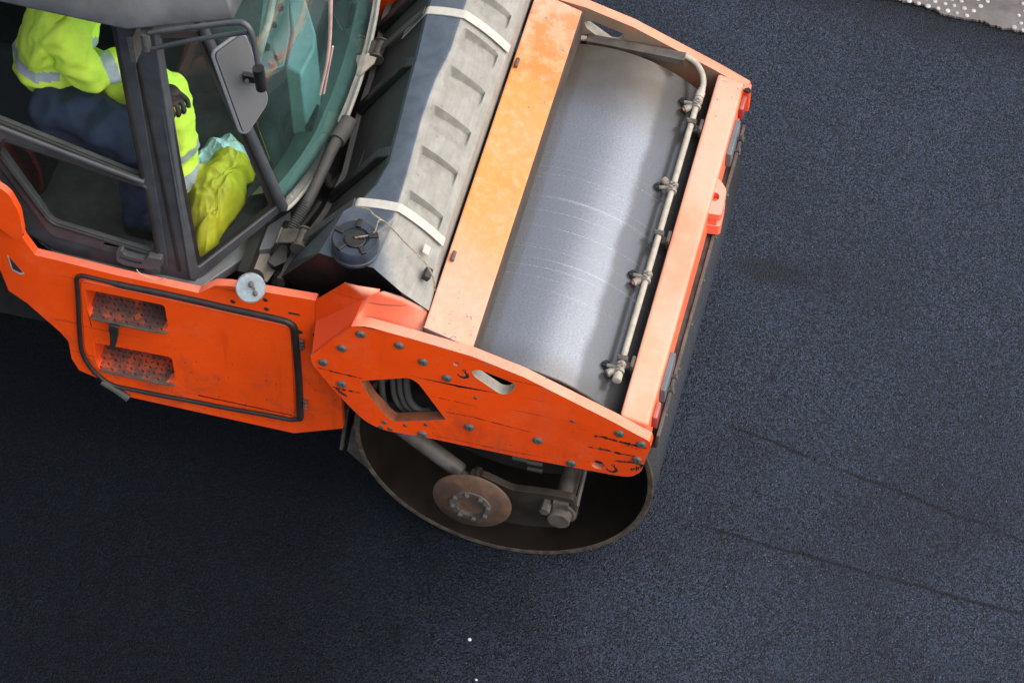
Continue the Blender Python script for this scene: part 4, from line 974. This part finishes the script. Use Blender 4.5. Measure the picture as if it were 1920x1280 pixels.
# round metal cap on a dark stub
cc = at(470, 539, 'y', -.88); ax = (CAM-cc).normalized(); ax = (ax+V((0, -.25, .0))).normalized()
bm = NB(); lathe(bm, cc, ax, [(-.20, .040), (-.012, .044), (-.012, 0)], 24); part('cap_stub', bm, M['rubber'], smooth=True)
bm = NB(); lathe(bm, cc, ax, [(-.012, .055), (.006, .0565), (.010, .053), (.010, 0)], 48)
u_, v_ = frame_of(ax)
for k in range(40):
    a_ = k*math.pi/20; box(bm, cc+(u_*math.cos(a_)+v_*math.sin(a_))*.055, (.004, .004, .014), basis(u_, v_, ax))
KC = part('round_metal_cap', bm, M['galv'], smooth=True, angle=30)
bm = NB(); dn = (at(482, 560, 'y', -.88)-at(475, 545, 'y', -.88)).normalized()
lathe(bm, at(471, 533, 'y', -.88), ax, [(.008, .012), (.018, .011), (.022, .004), (.022, 0)], 14); lathe(bm, at(479, 549, 'y', -.885), ax, [(.008, .011), (.022, .010), (.026, .004), (.026, 0)], 14); lathe(bm, at(476, 541, 'y', -.885), ax, [(.008, .006), (.020, .006), (.020, 0)], 10)
part('cap_bolt', bm, M['dirt_steel'], KC, smooth=True)

# ---- cab
YS = -.76
CAB = NB()
fo = Y([(-160, 120), (-60, 255), (20, 372), (46, 436), (100, 468), (372, 540), (362, 515), (276, -30), (216, -30), (304, 492), (98, 432), (-20, 268), (-150, 82)], YS)
plate(CAB, fo, V((0, .06, 0)))
CAB = part('cab', CAB, M['cab'], bevel=.008, seg=3)
# rubber line on the pillar
bm = NB(); tube(bm, Y([(243, 45), (290, 270), (337, 508)], YS-.003), .006, 8, 1); part('pillar_seal', bm, M['rubber'], CAB, smooth=True)
# door
bm = NB()
do = round_poly(Y([(-160, -60), (228, -40), (316, 504), (96, 442), (-36, 268), (-160, 88)], YS-.012), [0, 0, .02, .03, .03, 0])
hu = round_poly(Y([(-150, -50), (196, -40), (268, 336), (-30, 216), (-150, 80)], YS-.012), [0, 0, .015, .02, 0])
hl = round_poly(Y([(-6, 284), (10, 262), (274, 350), (297, 480), (94, 418)], YS-.012), [.03, .01, .012, .012, .04])
plate(bm, do, V((0, .030, 0)), [hu, hl])
DR = part('cab_door', bm, M['cab'], bevel=.006, seg=3)
bm = NB(); plate(bm, Y([(-20, 278), (10, 256), (278, 346), (301, 484), (92, 424)], YS+.004), V((0, .004, 0))); part('lower_window', bm, M['door_glass'], DR)
bm = NB(); plate(bm, Y([(-150, -50), (206, -40), (272, 340), (-40, 220), (-150, 90)], YS+.004), V((0, .004, 0))); part('upper_window', bm, M['side_glass'], DR)
def gasket(loop, r, par, closed=True):
    bm = NB(); l = loop+[loop[0]] if closed else loop; tube(bm, l, r, 8, 0, caps=not closed); return part('window_seal', bm, M['rubber'], par, smooth=True)
gasket([p+V((0, -.001, 0)) for p in hl], .008, DR); gasket([p+V((0, -.001, 0)) for p in hu], .009, DR)
bm = NB(); tube(bm, Y([(-30, 226), (130, 288), (270, 341)], YS-.020), .012, 10, 1); part('door_rail', bm, M['cab'], DR, smooth=True)
bm = NB(); h_ = Y([(222, 486), (222, 474), (228, 471), (236, 475)], YS-.06)
hp_ = [at(221, 489, 'y', YS-.02), at(217, 478, 'y', YS-.06), at(222, 472, 'y', YS-.07)]
plate(bm, round_poly(Y([(217, 471), (228, 470), (231, 478), (250, 484), (272, 488), (276, 482), (302, 487), (304, 498), (285, 505), (262, 503), (235, 498), (219, 490)], YS-.045), .008), V((0, .03, 0)), [round_poly(Y([(223, 480), (230, 483), (250, 489), (268, 492), (262, 497), (238, 492), (224, 487)], YS-.045), .004)])
box(bm, at(288, 498, 'y', YS-.01), (.06, .05, .03)); part('door_handle', bm, M['cab'], DR, bevel=.005)
# corner window (flat pane between pillar and windshield)
A0 = at(362, 515, 'y', YS); A1 = at(278, 60, 'y', YS); A2 = at(531, 389, 'z', 1.34)
nC = (A1-A0).cross(A2-A0).normalized()
if nC.dot(CAM-A0) < 0: nC = -nC
K_ = lambda l: [atp(a, b, A0, nC) for a, b in l]
co = K_([(268, -6), (367, -6), (397, 96), (465, 244), (534, 391), (378, 521), (357, 524)])
ch = round_poly(K_([(285, 60), (383, 60), (393, 104), (458, 250), (520, 388), (372, 503)]), .012)
bm = NB(); plate(bm, co, -nC*.03, [ch]); part('corner_window_frame', bm, M['cab'], CAB, bevel=.006)
bm = NB(); ci = K_([(297, 75), (376, 75), (384, 108), (449, 253), (508, 388), (378, 488)])
plate(bm, [p+nC*-.010 for p in K_([(283, 55), (385, 55), (396, 104), (461, 250), (524, 389), (372, 507)])], -nC*.003, [[p-nC*.010 for p in round_poly(ci, .02)]]); part('window_frit', bm, M['rubber'], CAB)
bm = NB(); plate(bm, [p-nC*.0145 for p in K_([(283, 55), (385, 55), (396, 104), (461, 250), (524, 389), (372, 507)])], -nC*.004); part('corner_window', bm, M['side_glass'], CAB)
# lower sill of the corner
bm = NB(); cs = Z([(372, 541), (402, 519), (462, 470), (542, 412), (545, 372), (530, 389), (376, 518)], 1.20); cs2 = [atp(534, 392, A0, nC), atp(377, 522, A0, nC)]
hexa(bm, [p-V((0, 0, .05)) for p in Z([(95, 470), (372, 543), (404, 519), (480, 468), (508, 465), (541, 440), (545, 395), (380, 500), (100, 440)], 1.19)], Z([(95, 470), (372, 543), (404, 519), (480, 468), (508, 465), (541, 440), (545, 395), (380, 500), (100, 440)], 1.19))
part('cab_sill', bm, M['cab_light'], CAB, bevel=.005)
bm = NB(); hexa(bm, [p+V((0, 0, 0)) for p in Z([(42, 430), (95, 471), (372, 543), (366, 520), (100, 452)], 1.155)], [p for p in Z([(42, 430), (95, 471), (372, 543), (366, 520), (100, 452)], 1.165)]); part('cab_flange', bm, M['cab_light'], CAB, bevel=.003)
# windshield: ruled surface between the sill curve and the roof curve
sil_img = [(534, 392), (545, 385), (572, 352), (600, 315), (626, 272), (650, 215), (672, 155), (689, 95), (701, 40), (707, 0)]
silw = [at(a, b, 'z', 1.31) for a, b in sil_img]
ymid = .14
far_half = [V((p.x, 2*ymid-p.y, p.z)) for p in reversed(silw) if 2*ymid-p.y > silw[-1].y+.03]
silw = silw+far_half
tp = atp(385, 62, A0, nC); ptop = A2.lerp(tp, (2.74-A2.z)/(tp.z-A2.z))
def roofpt(p, i):
    t = (p.y-silw[0].y)/(silw[-1].y-silw[0].y); y = ptop.y+(2*ymid-2*ptop.y)*t
    return V((ptop.x+.17*math.sin(math.pi*t)**.8, y, 2.74))
def bez(sil, k):
    a = sil; b = roofpt(sil, 0); mid = V((a.x+.0, a.y, 2.1)); bl_ = a*(1-k)**2+mid*(2*k*(1-k))*.0+b*k*k
    t = k; return a*(1-t)+b*t+V((.045*math.sin(math.pi*t), 0, 0))
# resample the sill
def resample(P, n):
    d = [0]
    for a, b in zip(P, P[1:]): d.append(d[-1]+(b-a).length)
    out = []
    for i in range(n+1):
        s = d[-1]*i/n; k = 0
        while k < len(P)-2 and d[k+1] < s: k += 1
        out.append(P[k].lerp(P[k+1], (s-d[k])/(d[k+1]-d[k])))
    return out
SW = resample(silw, 48)
for _ in range(3): SW = [SW[0]]+[(SW[i-1]+SW[i]*2+SW[i+1])/4 for i in range(1, len(SW)-1)]+[SW[-1]]
bm = NB(); rows = [[bm.verts.new(bez(p, k/14)) for p in SW] for k in range(15)]
for a, b in zip(rows, rows[1:]):
    for i in range(len(SW)-1): bm.faces.new((a[i], a[i+1], b[i+1], b[i]))
WS = part('windshield', bm, M['windshield'], CAB, smooth=True, angle=80)
s_ = WS.modifiers.new('s', 'SOLIDIFY'); s_.thickness = .005
bm = NB(); tube(bm, [p+V((.006, 0, 0)) for p in SW], .0085, 8, 0); part('windshield_seal', bm, M['webbing'], CAB, smooth=True)
bm = NB(); P1 = [bez(p, .006) for p in SW]; P2 = [bez(p, .045) for p in SW]
for i in range(len(SW)-1): bm.faces.new([bm.verts.new(q+V((-.008, 0, 0))) for q in (P1[i], P1[i+1], P2[i+1], P2[i])])
part('windshield_frit', bm, M['dusty_grey'], CAB)
bm = NB(); tube(bm, [A2+V((0, 0, 0)), ptop], .020, 12, 0); part('front_pillar', bm, M['cab'], CAB, smooth=True)
bm = NB(); tube(bm, [V((A2.x, 2*ymid-A2.y, A2.z)), V((ptop.x, 2*ymid-ptop.y, ptop.z))], .024, 12, 0); part('front_pillar', bm, M['cab'], CAB, smooth=True)
# far side wall and rear of the cab
yf = 2*ymid-YS
bm = NB()
plate(bm, [V((-3.0, yf, 1.16)), V((-1.2, yf, 1.16)), V((-1.38, yf, 2.74)), V((-3.0, yf, 2.74))], V((0, -.05, 0)), [[V((-2.9, yf, 1.6)), V((-1.35, yf, 1.6)), V((-1.48, yf, 2.62)), V((-2.9, yf, 2.62))]])
plate(bm, [V((-3.0, YS, 1.16)), V((-3.0, yf, 1.16)), V((-3.0, yf, 2.74)), V((-3.0, YS, 2.74))], V((.05, 0, 0)), [[V((-3.0, YS+.1, 1.9)), V((-3.0, yf-.1, 1.9)), V((-3.0, yf-.1, 2.62)), V((-3.0, YS+.1, 2.62))]])
part('cab_far_frame', bm, M['cab'], CAB, bevel=.006)
bm = NB(); plate(bm, [V((-1.22, yf-.02, 1.3)), V((-1.0, 2*ymid-A2.y, 1.34)), V((ptop.x, 2*ymid-ptop.y, 2.74)), V((-1.38, yf-.02, 2.74))], V((0, -.003, 0))); part('far_corner_window', bm, M['side_glass'], CAB)
bm = NB(); plate(bm, [V((-2.9, yf-.02, 1.6)), V((-1.35, yf-.02, 1.6)), V((-1.48, yf-.02, 2.62)), V((-2.9, yf-.02, 2.62))], V((0, .003, 0))); part('far_window', bm, M['side_glass'], CAB)
# roof
ZRf = 2.72
rl = Z([(-160, -28), (0, 6), (238, 58), (300, 52), (438, 38), (457, 2)], ZRf)
fx = rl[-1]
roof_lo = rl+[V((fx.x+.16, ymid-.25, ZRf)), V((fx.x+.20, ymid, ZRf)), V((fx.x+.16, ymid+.25, ZRf))]+[V((p.x, 2*ymid-p.y, p.z)) for p in reversed(rl)]
cx = sum(p.x for p in roof_lo)/len(roof_lo)
roof_lo = [V((-3.15, rl[0].y-.0, ZRf))]+roof_lo[0:]+[V((-3.15, 2*ymid-rl[0].y, ZRf))]
def inset(P, d, z):
    out = []
    for p in P:
        dx = -1 if p.x > -1.6 else (1 if p.x < -3 else 0); dy = 1 if p.y < ymid-.3 else (-1 if p.y > ymid+.3 else 0)
        out.append(V((p.x+dx*d, p.y+dy*d, z)))
    return out
bm = NB(); A = [bm.verts.new(p) for p in roof_lo]; B = [bm.verts.new(p) for p in inset(roof_lo, .012, ZRf+.06)]; C2 = [bm.verts.new(p) for p in inset(roof_lo, .06, ZRf+.135)]
n_ = len(A); bm.faces.new(list(reversed(A))); bm.faces.new(C2)
for P, Q in ((A, B), (B, C2)):
    for i in range(n_): bm.faces.new((P[i], P[(i+1) % n_], Q[(i+1) % n_], Q[i]))
part('cab_roof', bm, M['cab'], CAB, bevel=.010, seg=3)
# floor, seat, console
bm = NB(); fl = [V((-3.0, YS+.06, 1.17)), V((-1.25, YS+.06, 1.17)), V((-1.03, -.40, 1.17)), V((-.93, -.1, 1.17)), V((-.92, .38, 1.17)), V((-1.03, .68, 1.17)), V((-1.25, yf-.05, 1.17)), V((-3.0, yf-.05, 1.17))]
plate(bm, fl, V((0, 0, .03))); part('floor_mat', bm, M['mat'], CAB)
# inner front ledge following the windshield
bm = NB(); pr = None
for k in range(1, len(SW)-1):
    p = SW[k]; q = [bm.verts.new(p+V((-.012, 0, .03))), bm.verts.new(p+V((-.07, 0, .06))), bm.verts.new(V((p.x-.16, p.y*.96+.005, 1.30))), bm.verts.new(V((p.x-.20, p.y*.95+.007, 1.20)))]
    if pr:
        for i in range(3): bm.faces.new((pr[i], pr[i+1], q[i+1], q[i]))
    pr = q
part('front_ledge', bm, M['dash'], CAB, smooth=True, angle=60)
for a, b in ((585, 220), (660, 30)):
    c = at(a, b, 'z', 1.36); bm = NB(); d = (at(a+8, b-30, 'z', 1.36)-c).normalized(); e = V((-d.y, d.x, 0)); R3 = basis(d, e, V((0, 0, 1)))
    box(bm, c, (.13, .03, .012), R3)
    for k in range(12): box(bm, c+d*(-.055+.01*k)+V((0, 0, .009)), (.003, .022, .008), R3)
    part('air_vent', bm, M['plastic'], CAB)
# steering console
bm = NB(); k0 = Z([(555, -60), (570, -10), (592, 62), (590, 92), (565, 139), (535, 124), (548, 60), (540, 10), (522, -60)], 1.62)
hexa(bm, [p+V((.03, -.04, -.34)) for p in k0], k0); CN = part('steering_console', bm, M['console'], CAB, bevel=.010)
bm = NB(); hexa(bm, [p-V((0, 0, .03)) for p in Z([(500, -60), (538, -60), (544, 60), (533, 122), (492, 140), (480, 90)], 1.60)], Z([(500, -60), (538, -60), (544, 60), (533, 122), (492, 140), (480, 90)], 1.625)); part('control_panel', bm, M['dash'], CAB, bevel=.006)
for a, b, r, mm in ((522, 107, .016, 'red'), (510, 122, .016, 'red'), (526, 17, .013, 'plastic'), (502, 92, .013, 'plastic'), (515, 50, .009, 'plastic')):
    bm = NB(); lathe(bm, at(a, b, 'z', 1.63), (0, 0, 1), [(0, r), (.02, r*.85), (.02, 0)], 16); part('control_knob', bm, M[mm], CAB, smooth=True)
bm = NB(); tube(bm, [at(518, -40, 'z', 2.0), at(505, 30, 'z', 1.98), at(490, 85, 'z', 1.9), at(482, 115, 'z', 1.8)], .016, 12); part('grab_rail', bm, M['pinkbar'], CAB, smooth=True)
bm = NB(); wc = at(500, 30, 'z', 1.85)
bm.free()
# wiper
bm = NB(); wp = [bez(SW[18], .80), bez(SW[15], .5), bez(SW[12], .25)]
w1 = [at(620, -20, 'x', -.80), at(617, 90, 'x', -.82), at(600, 178, 'x', -.86)]
tube(bm, w1, .008, 8, 2, rf=lambda t: .009*(1-.55*t)); tube(bm, [p+V((.012, .01, 0)) for p in w1[1:]], .004, 6, 0); part('wiper', bm, M['pinkbar'], CAB, smooth=True)
# seat
bm = NB(); box(bm, (-2.05, -.40, 1.60), (.50, .50, .14)); box(bm, (-2.05, -.40, 1.40), (.3, .3, .36)); box(bm, (-2.34, -.40, 1.95), (.13, .48, .68), Matrix.Rotation(-.15, 3, 'Y')); SE = part('driver_seat', bm, M['seat'], CAB, bevel=.05, seg=4)
bm = NB(); box(bm, (-2.15, .28, 1.50), (1.1, .55, .60)); box(bm, (-2.55, -.45, 1.40), (.5, .5, .4)); box(bm, (-2.0, .85, 1.45), (1.2, .25, .5)); part('rear_console', bm, M['seat'], CAB, bevel=.03, seg=3)

# ---- mirror
bm = NB()
mt = [at(616/2.2857, 150/2.2857, 'y', -.92), at(470, 46, 'y', -1.02)]
r1 = [at(280, 62, 'y', -.90), at(360, 52, 'y', -.93), at(440, 43, 'y', -.97), at(460, 46, 'y', -.98), at(471, 62, 'y', -.985), at(480, 100, 'y', -.99), at(487, 140, 'y', -1.0)]
r2 = [at(283, 92, 'y', -.90), at(360, 76, 'y', -.93), at(440, 64, 'y', -.965), at(466, 61, 'y', -.98)]
tube(bm, r1, .0105, 12); tube(bm, r2, .009, 12); MR = part('mirror_arm', bm, M['cab'], smooth=True)
bm = NB(); c0, c1_ = at(271, 62, 'y', -.90), at(276, 92, 'y', -.90); tube(bm, [c0, c1_], .017, 14, 0); plate(bm, Y([(250, 40), (262, 40), (268, 90), (258, 85)], -.80), V((0, -.08, 0))); part('mirror_hinge', bm, M['steel'], MR, smooth=True, angle=30)
bm = NB(); F0 = at(450, 160, 'y', -1.0); nm = (CAM-F0).normalized(); nm = (nm+V((.55, .0, -.0))).normalized()
mo = [atp(a, b, F0, nm) for a, b in ((403, 101), (452, 66), (462, 70), (502, 184), (500, 196), (466, 247), (456, 247))]
mo = round_poly(mo, [.02, .02, .02, .03, .03, .02, .02]); plate(bm, mo, -nm*.045); MH = part('mirror_head', bm, M['mirror'], MR, bevel=.010, seg=3)
bm = NB(); tube(bm, [p-nm*.02 for p in mo]+[mo[0]-nm*.02], .010, 8, 0, caps=False); part('mirror_rim', bm, M['cab_light'], MR, smooth=True)
bm = NB(); tube(bm, [at(484, 128, 'y', -1.02), at(491, 166, 'y', -1.02)], .021, 14, 0); box(bm, atp(470, 146, F0+nm*.015, nm), (.05, .02, .03)); tube(bm, [atp(463, 152, F0, nm), atp(463, 152, F0+nm*.035, nm)], .008, 8, 0); part('mirror_clamp', bm, M['plastic'], MR, smooth=True, angle=40)

# ------------------------------------------------------------------ person
def skin_obj(name, chains, mat, parent=None, sub=2, mats=None):
    """chains: list of ([(co, r), ...]); chains share vertices where positions coincide"""
    me = bpy.data.meshes.new(name); vs = []; es = []; rs = []; idx = {}
    for ch in chains:
        prev = None
        for co, r in ch:
            key = tuple(round(c, 4) for c in co)
            if key not in idx: idx[key] = len(vs); vs.append(tuple(co)); rs.append(r)
            i = idx[key]
            if prev is not None and prev != i: es.append((prev, i))
            prev = i
    me.from_pydata(vs, es, []); o = bpy.data.objects.new(name, me); scn.collection.objects.link(o)
    sk = o.modifiers.new('skin', 'SKIN'); sk.use_smooth_shade = True
    for i, r in enumerate(rs):
        sv = me.skin_vertices[0].data[i]; rr = r if isinstance(r, tuple) else (r, r); sv.radius = rr; sv.use_root = (i == 0)
    if sub: s = o.modifiers.new('sub', 'SUBSURF'); s.levels = sub; s.render_levels = sub
    me.materials.append(mat)
    if parent: o.parent = parent
    return o
hip = at(92, 160, 'z', 1.76); hip.y = -.42; chest = at(88, 62, 'z', 2.10); chest.y = -.40; neck = chest+V((.06, .01, .27)); head = neck+V((.06, .01, .17))
shN = at(122, 60, 'z', 2.20); shF = V((shN.x-.02, shN.y+.42, 2.22))
elN = at(165, 146, 'z', 1.97); haN = at(252, 108, 'z', 2.00)
knN = at(262, 262, 'z', 1.78); knF = at(311, 172, 'z', 1.80)
ftN = V((knN.x-.03, knN.y+.04, 1.30)); ftF = at(338, 338, 'z', 1.31)
haF = at(320, 208, 'z', 1.86); elF = V((-1.66, -.15, 1.98))
body = skin_obj('person', [[(hip, .10), (hip.lerp(chest, .5), .095), (chest, (.11, .095)), (neck-V((0, 0, .07)), .08), (neck, .055), (head, (.075, .09)), (head+V((.01, 0, .09)), (.07, .08))],
    [(chest, (.11, .095)), (shN, .055), (elN, .045), (haN, .03)], [(chest, (.11, .095)), (shF, .055), (elF, .045), (haF-V((.04, 0, 0)), .03)],
    [(hip, .10), (hip+V((.05, -.10, 0)), .075), (knN, .05), (ftN, .045), (ftN+V((.12, 0, -.02)), .035)], [(hip, .10), (hip+V((.05, .10, 0)), .075), (knF, .05), (ftF, .045), (ftF+V((.12, 0, -.02)), .035)]], M['skin'])
top(body, 'driver in yellow hi-vis jacket and navy trousers seated inside the grey cab', 'person')
# face
for s_ in (-1, 1):
    bm = NB(); bmesh.ops.create_uvsphere(bm, u_segments=10, v_segments=8, radius=.012); o = link('eye', bm, M['decal_white'], body, smooth=True, angle=180); o.location = head+V((.082, s_*.032, .02))
    bm = NB(); bmesh.ops.create_uvsphere(bm, u_segments=10, v_segments=8, radius=.022); o = link('ear', bm, M['skin'], body, smooth=True, angle=180); o.location = head+V((0, s_*.085, 0)); o.scale = (.6, .35, 1)
bm = NB(); bmesh.ops.create_uvsphere(bm, u_segments=10, v_segments=8, radius=.018); o = link('nose', bm, M['skin'], body, smooth=True, angle=180); o.location = head+V((.098, 0, -.005)); o.scale = (1, .7, 1.3)
bm = NB(); box(bm, head+V((.088, 0, -.052)), (.01, .045, .008)); link('mouth', bm, M['red'], body, bevel=.003)
bm = NB(); bmesh.ops.create_uvsphere(bm, u_segments=20, v_segments=14, radius=.115)
for v in list(bm.verts):
    v.co.z *= .95
bmesh.ops.delete(bm, geom=[v for v in bm.verts if v.co.z < -.01+(.05 if v.co.x > .03 else -.03)], context='VERTS')
o = link('hair', bm, M['hair'], body, smooth=True, angle=180); o.location = head+V((-.008, 0, .045))
# cloth with folds: skin + displacement
def cloth(name, chains, mat, amp=.012, sc=14, seed=0, sub=3):
    o = skin_obj(name, chains, mat, None, sub)
    dg = bpy.context.evaluated_depsgraph_get(); dg.update(); ev = o.evaluated_get(dg); me = bpy.data.meshes.new_from_object(ev)
    old = o.data; o.modifiers.clear(); o.data = me
    me.materials.clear(); me.materials.append(mat)
    off = V((seed*3.1, seed*1.7, 0))
    me.update(); nor = [v.normal.copy() for v in me.vertices]
    for v, nn in zip(me.vertices, nor):
        p = v.co*sc+off; q = (1-abs(mnoise.noise(p*1.3+V((1, 7, 3)))*3))*.22+mnoise.noise(p)*.6+(1-abs(mnoise.noise(p*.8+V((5, 2, 1))))*2)*.5+mnoise.noise(p*2.7)*.25
        v.co = v.co+nn*amp*(q-.3)
    for p in me.polygons: p.use_smooth = True
    o.parent = body; return o
wN = haN+(elN-haN)*.12; hx = hip.x
jk = cloth('jacket', [[(hip+V((.0, 0, .0)), (.165, .155)), (hip.lerp(chest, .5), (.15, .15)), (chest, (.165, .15)), (neck-V((0, 0, .10)), .10), (neck-V((0, 0, .03)), .075)],
    [(chest, (.165, .15)), (shN, .088), (elN, .078), (elN.lerp(wN, .5), .070), (wN, .058)], [(chest, (.165, .15)), (shF, .09), (elF, .078), (haF-V((.06, -.01, 0)), .058)]], M['hivis'], .028, 9, 1, 4)
# reflective bands on the jacket: rings of the jacket mesh that fall between given planes
jk.data.materials.append(M['reflect']); jk.data.materials.append(M['navy'])
ad = (haN-elN).normalized()
for p in jk.data.polygons:
    c = p.center; t = (c-elN).dot(ad)/(haN-elN).length; rad = ((c-elN)-ad*(c-elN).dot(ad)).length
    if rad < .13 and .34 < t < .60: p.material_index = 1
    elif c.x < elN.x-.06 and (1.93 < c.z < 1.98 or 1.80 < c.z < 1.85) and c.y < .1 and (c-elN).length > .11: p.material_index = 1
th = hip+V((.03, -.13, .0))
tr = cloth('navy_trouser_leg', [[(hip+V((-.06, -.10, -.01)), .15), (th.lerp(knN, .25), .135), (th.lerp(knN, .6)+V((0, 0, .01)), .125), (knN, .105), (knN.lerp(ftN, .4), .09), (ftN, .08), (ftN+V((.02, 0, -.04)), .07)]], M['navy'], .034, 8, 2, 4)
tf = cloth('hi_vis_trouser_leg', [[(hip+V((.03, .1, .0)), .12), (knF.lerp(hip+V((.03, .1, 0)), .5), .11), (knF, .112), (knF.lerp(ftF, .45), .098), (ftF, .085), (ftF+V((.02, 0, -.03)), .08)]], M['hivis'], .022, 11, 3, 4)
tf.data.materials.append(M['reflect'])
for p in tf.data.polygons:
    t = (p.center-knF).dot((ftF-knF).normalized())/(ftF-knF).length
    if .52 < t < .66 or .80 < t < .97: p.material_index = 1
# gloved hands
def hand(c, fwd, side, upv, s=1.0, curl=.9):
    ch = []; wr = c-fwd*.055*s
    ch.append([(wr, .028*s), (c-fwd*.01*s, (.036*s, .018*s)), (c+fwd*.03*s, (.036*s, .016*s))])
    for k, ln in enumerate((.066, .075, .070, .055)):
        b = c+fwd*.035*s+side*(-.030+.020*k)*s; a1 = b+(fwd*math.cos(.5*curl)-upv*math.sin(.5*curl))*ln*.42*s
        a2 = a1+(fwd*math.cos(1.3*curl)-upv*math.sin(1.3*curl))*ln*.33*s; a3 = a2+(fwd*math.cos(2.1*curl)-upv*math.sin(2.1*curl))*ln*.25*s
        ch.append([(c+fwd*.03*s, (.036*s, .016*s)), (b, .0105*s), (a1, .0098*s), (a2, .009*s), (a3, .008*s)])
    th = c-side*.036*s; ch.append([(c-fwd*.01*s, (.036*s, .018*s)), (th, .012*s), (th-side*.018*s+fwd*.025*s-upv*.012*s, .0105*s), (th-side*.012*s+fwd*.052*s-upv*.02*s, .009*s)])
    return ch
skin_obj('glove', hand(haF+V((.0, 0, .075)), V((.6, -.75, -.1)).normalized(), V((-.75, -.6, 0)).normalized(), V((0, 0, 1)), 1.1, 1.5), M['glove'], body)
skin_obj('glove', hand(haN+V((.03, 0, 0)), V((1, .1, -.2)).normalized(), V((-.1, 1, 0)).normalized(), V((0, 0, 1)), 1.1), M['glove'], body)
for f_ in (ftN, ftF):
    bm = NB(); box(bm, f_+V((.06, 0, -.055)), (.27, .10, .09)); link('boot', bm, M['plastic'], body, bevel=.03, seg=3)

# ------------------------------------------------------------------ things lying in the cab
def crumple(name, img, z, h, mat, label, cat, seed, sub=44, amp=.035, lean=None, off=(0, 0)):
    P = [at(a+off[0], b+off[1], 'z', z+(lean(a, b) if lean else 0)) for a, b in img]
    c = sum(P, V())/len(P); bm = NB(); rings = []; nr = 44; na = 170
    RP = resample(P+[P[0]], na)[:-1]
    for k in range(nr+1):
        t = k/nr; ring = []
        for i, p in enumerate(RP):
            q = c.lerp(p, t); q = q.copy()
            dome = h*(1-t**2.6)
            s1_ = q*8+V((seed, 0, 0)); f = (1-abs(mnoise.noise(s1_))*3.2)*.8+.6*mnoise.noise(q*4+V((0, seed, 0)))+(1-abs(mnoise.noise(q*17+V((seed, 3, 0))))*2)*.22
            q.z += dome+amp*(f+(1-abs(mnoise.noise(q*30+V((seed, 5, 2))))*2)*.16)*(1-t**5)
            j = mnoise.noise(p*12+V((seed, 9, 0)))*.018*t; q += (p-c).normalized()*j
            ring.append(bm.verts.new(q))
        rings.append(ring)
        if k == 0:
            pass
    for a, b in zip(rings, rings[1:]):
        for i in range(na): bm.faces.new((a[i], a[(i+1) % na], b[(i+1) % na], b[i]))
    bmesh.ops.remove_doubles(bm, verts=bm.verts, dist=.0004)
    # skirt down to what it lies on
    o = link(name, bm, mat, smooth=True, angle=70); s = o.modifiers.new('s', 'SOLIDIFY'); s.thickness = .006; top(o, label, cat); return o
crumple('folded_raincoat', [(342, 348), (372, 330), (400, 312), (430, 285), (456, 270), (484, 318), (478, 335), (462, 344), (470, 376), (450, 398), (432, 420), (418, 440), (408, 468), (386, 488), (370, 474), (356, 430)], 1.22, .16, M['bag'], 'crumpled bright yellow raincoat lying on the cab floor behind the corner window', 'raincoat', 4.3, amp=.06, off=(-3, 8))
crumple('plastic_bag', [(340, 312), (356, 280), (392, 252), (432, 240), (462, 250), (474, 272), (445, 305), (410, 330), (375, 355), (348, 352)], 1.24, .09, M['teal_cloth'], 'pale crumpled plastic bag lying in the cab behind the yellow raincoat', 'plastic bag', 8.1, amp=.045, off=(2, 22))
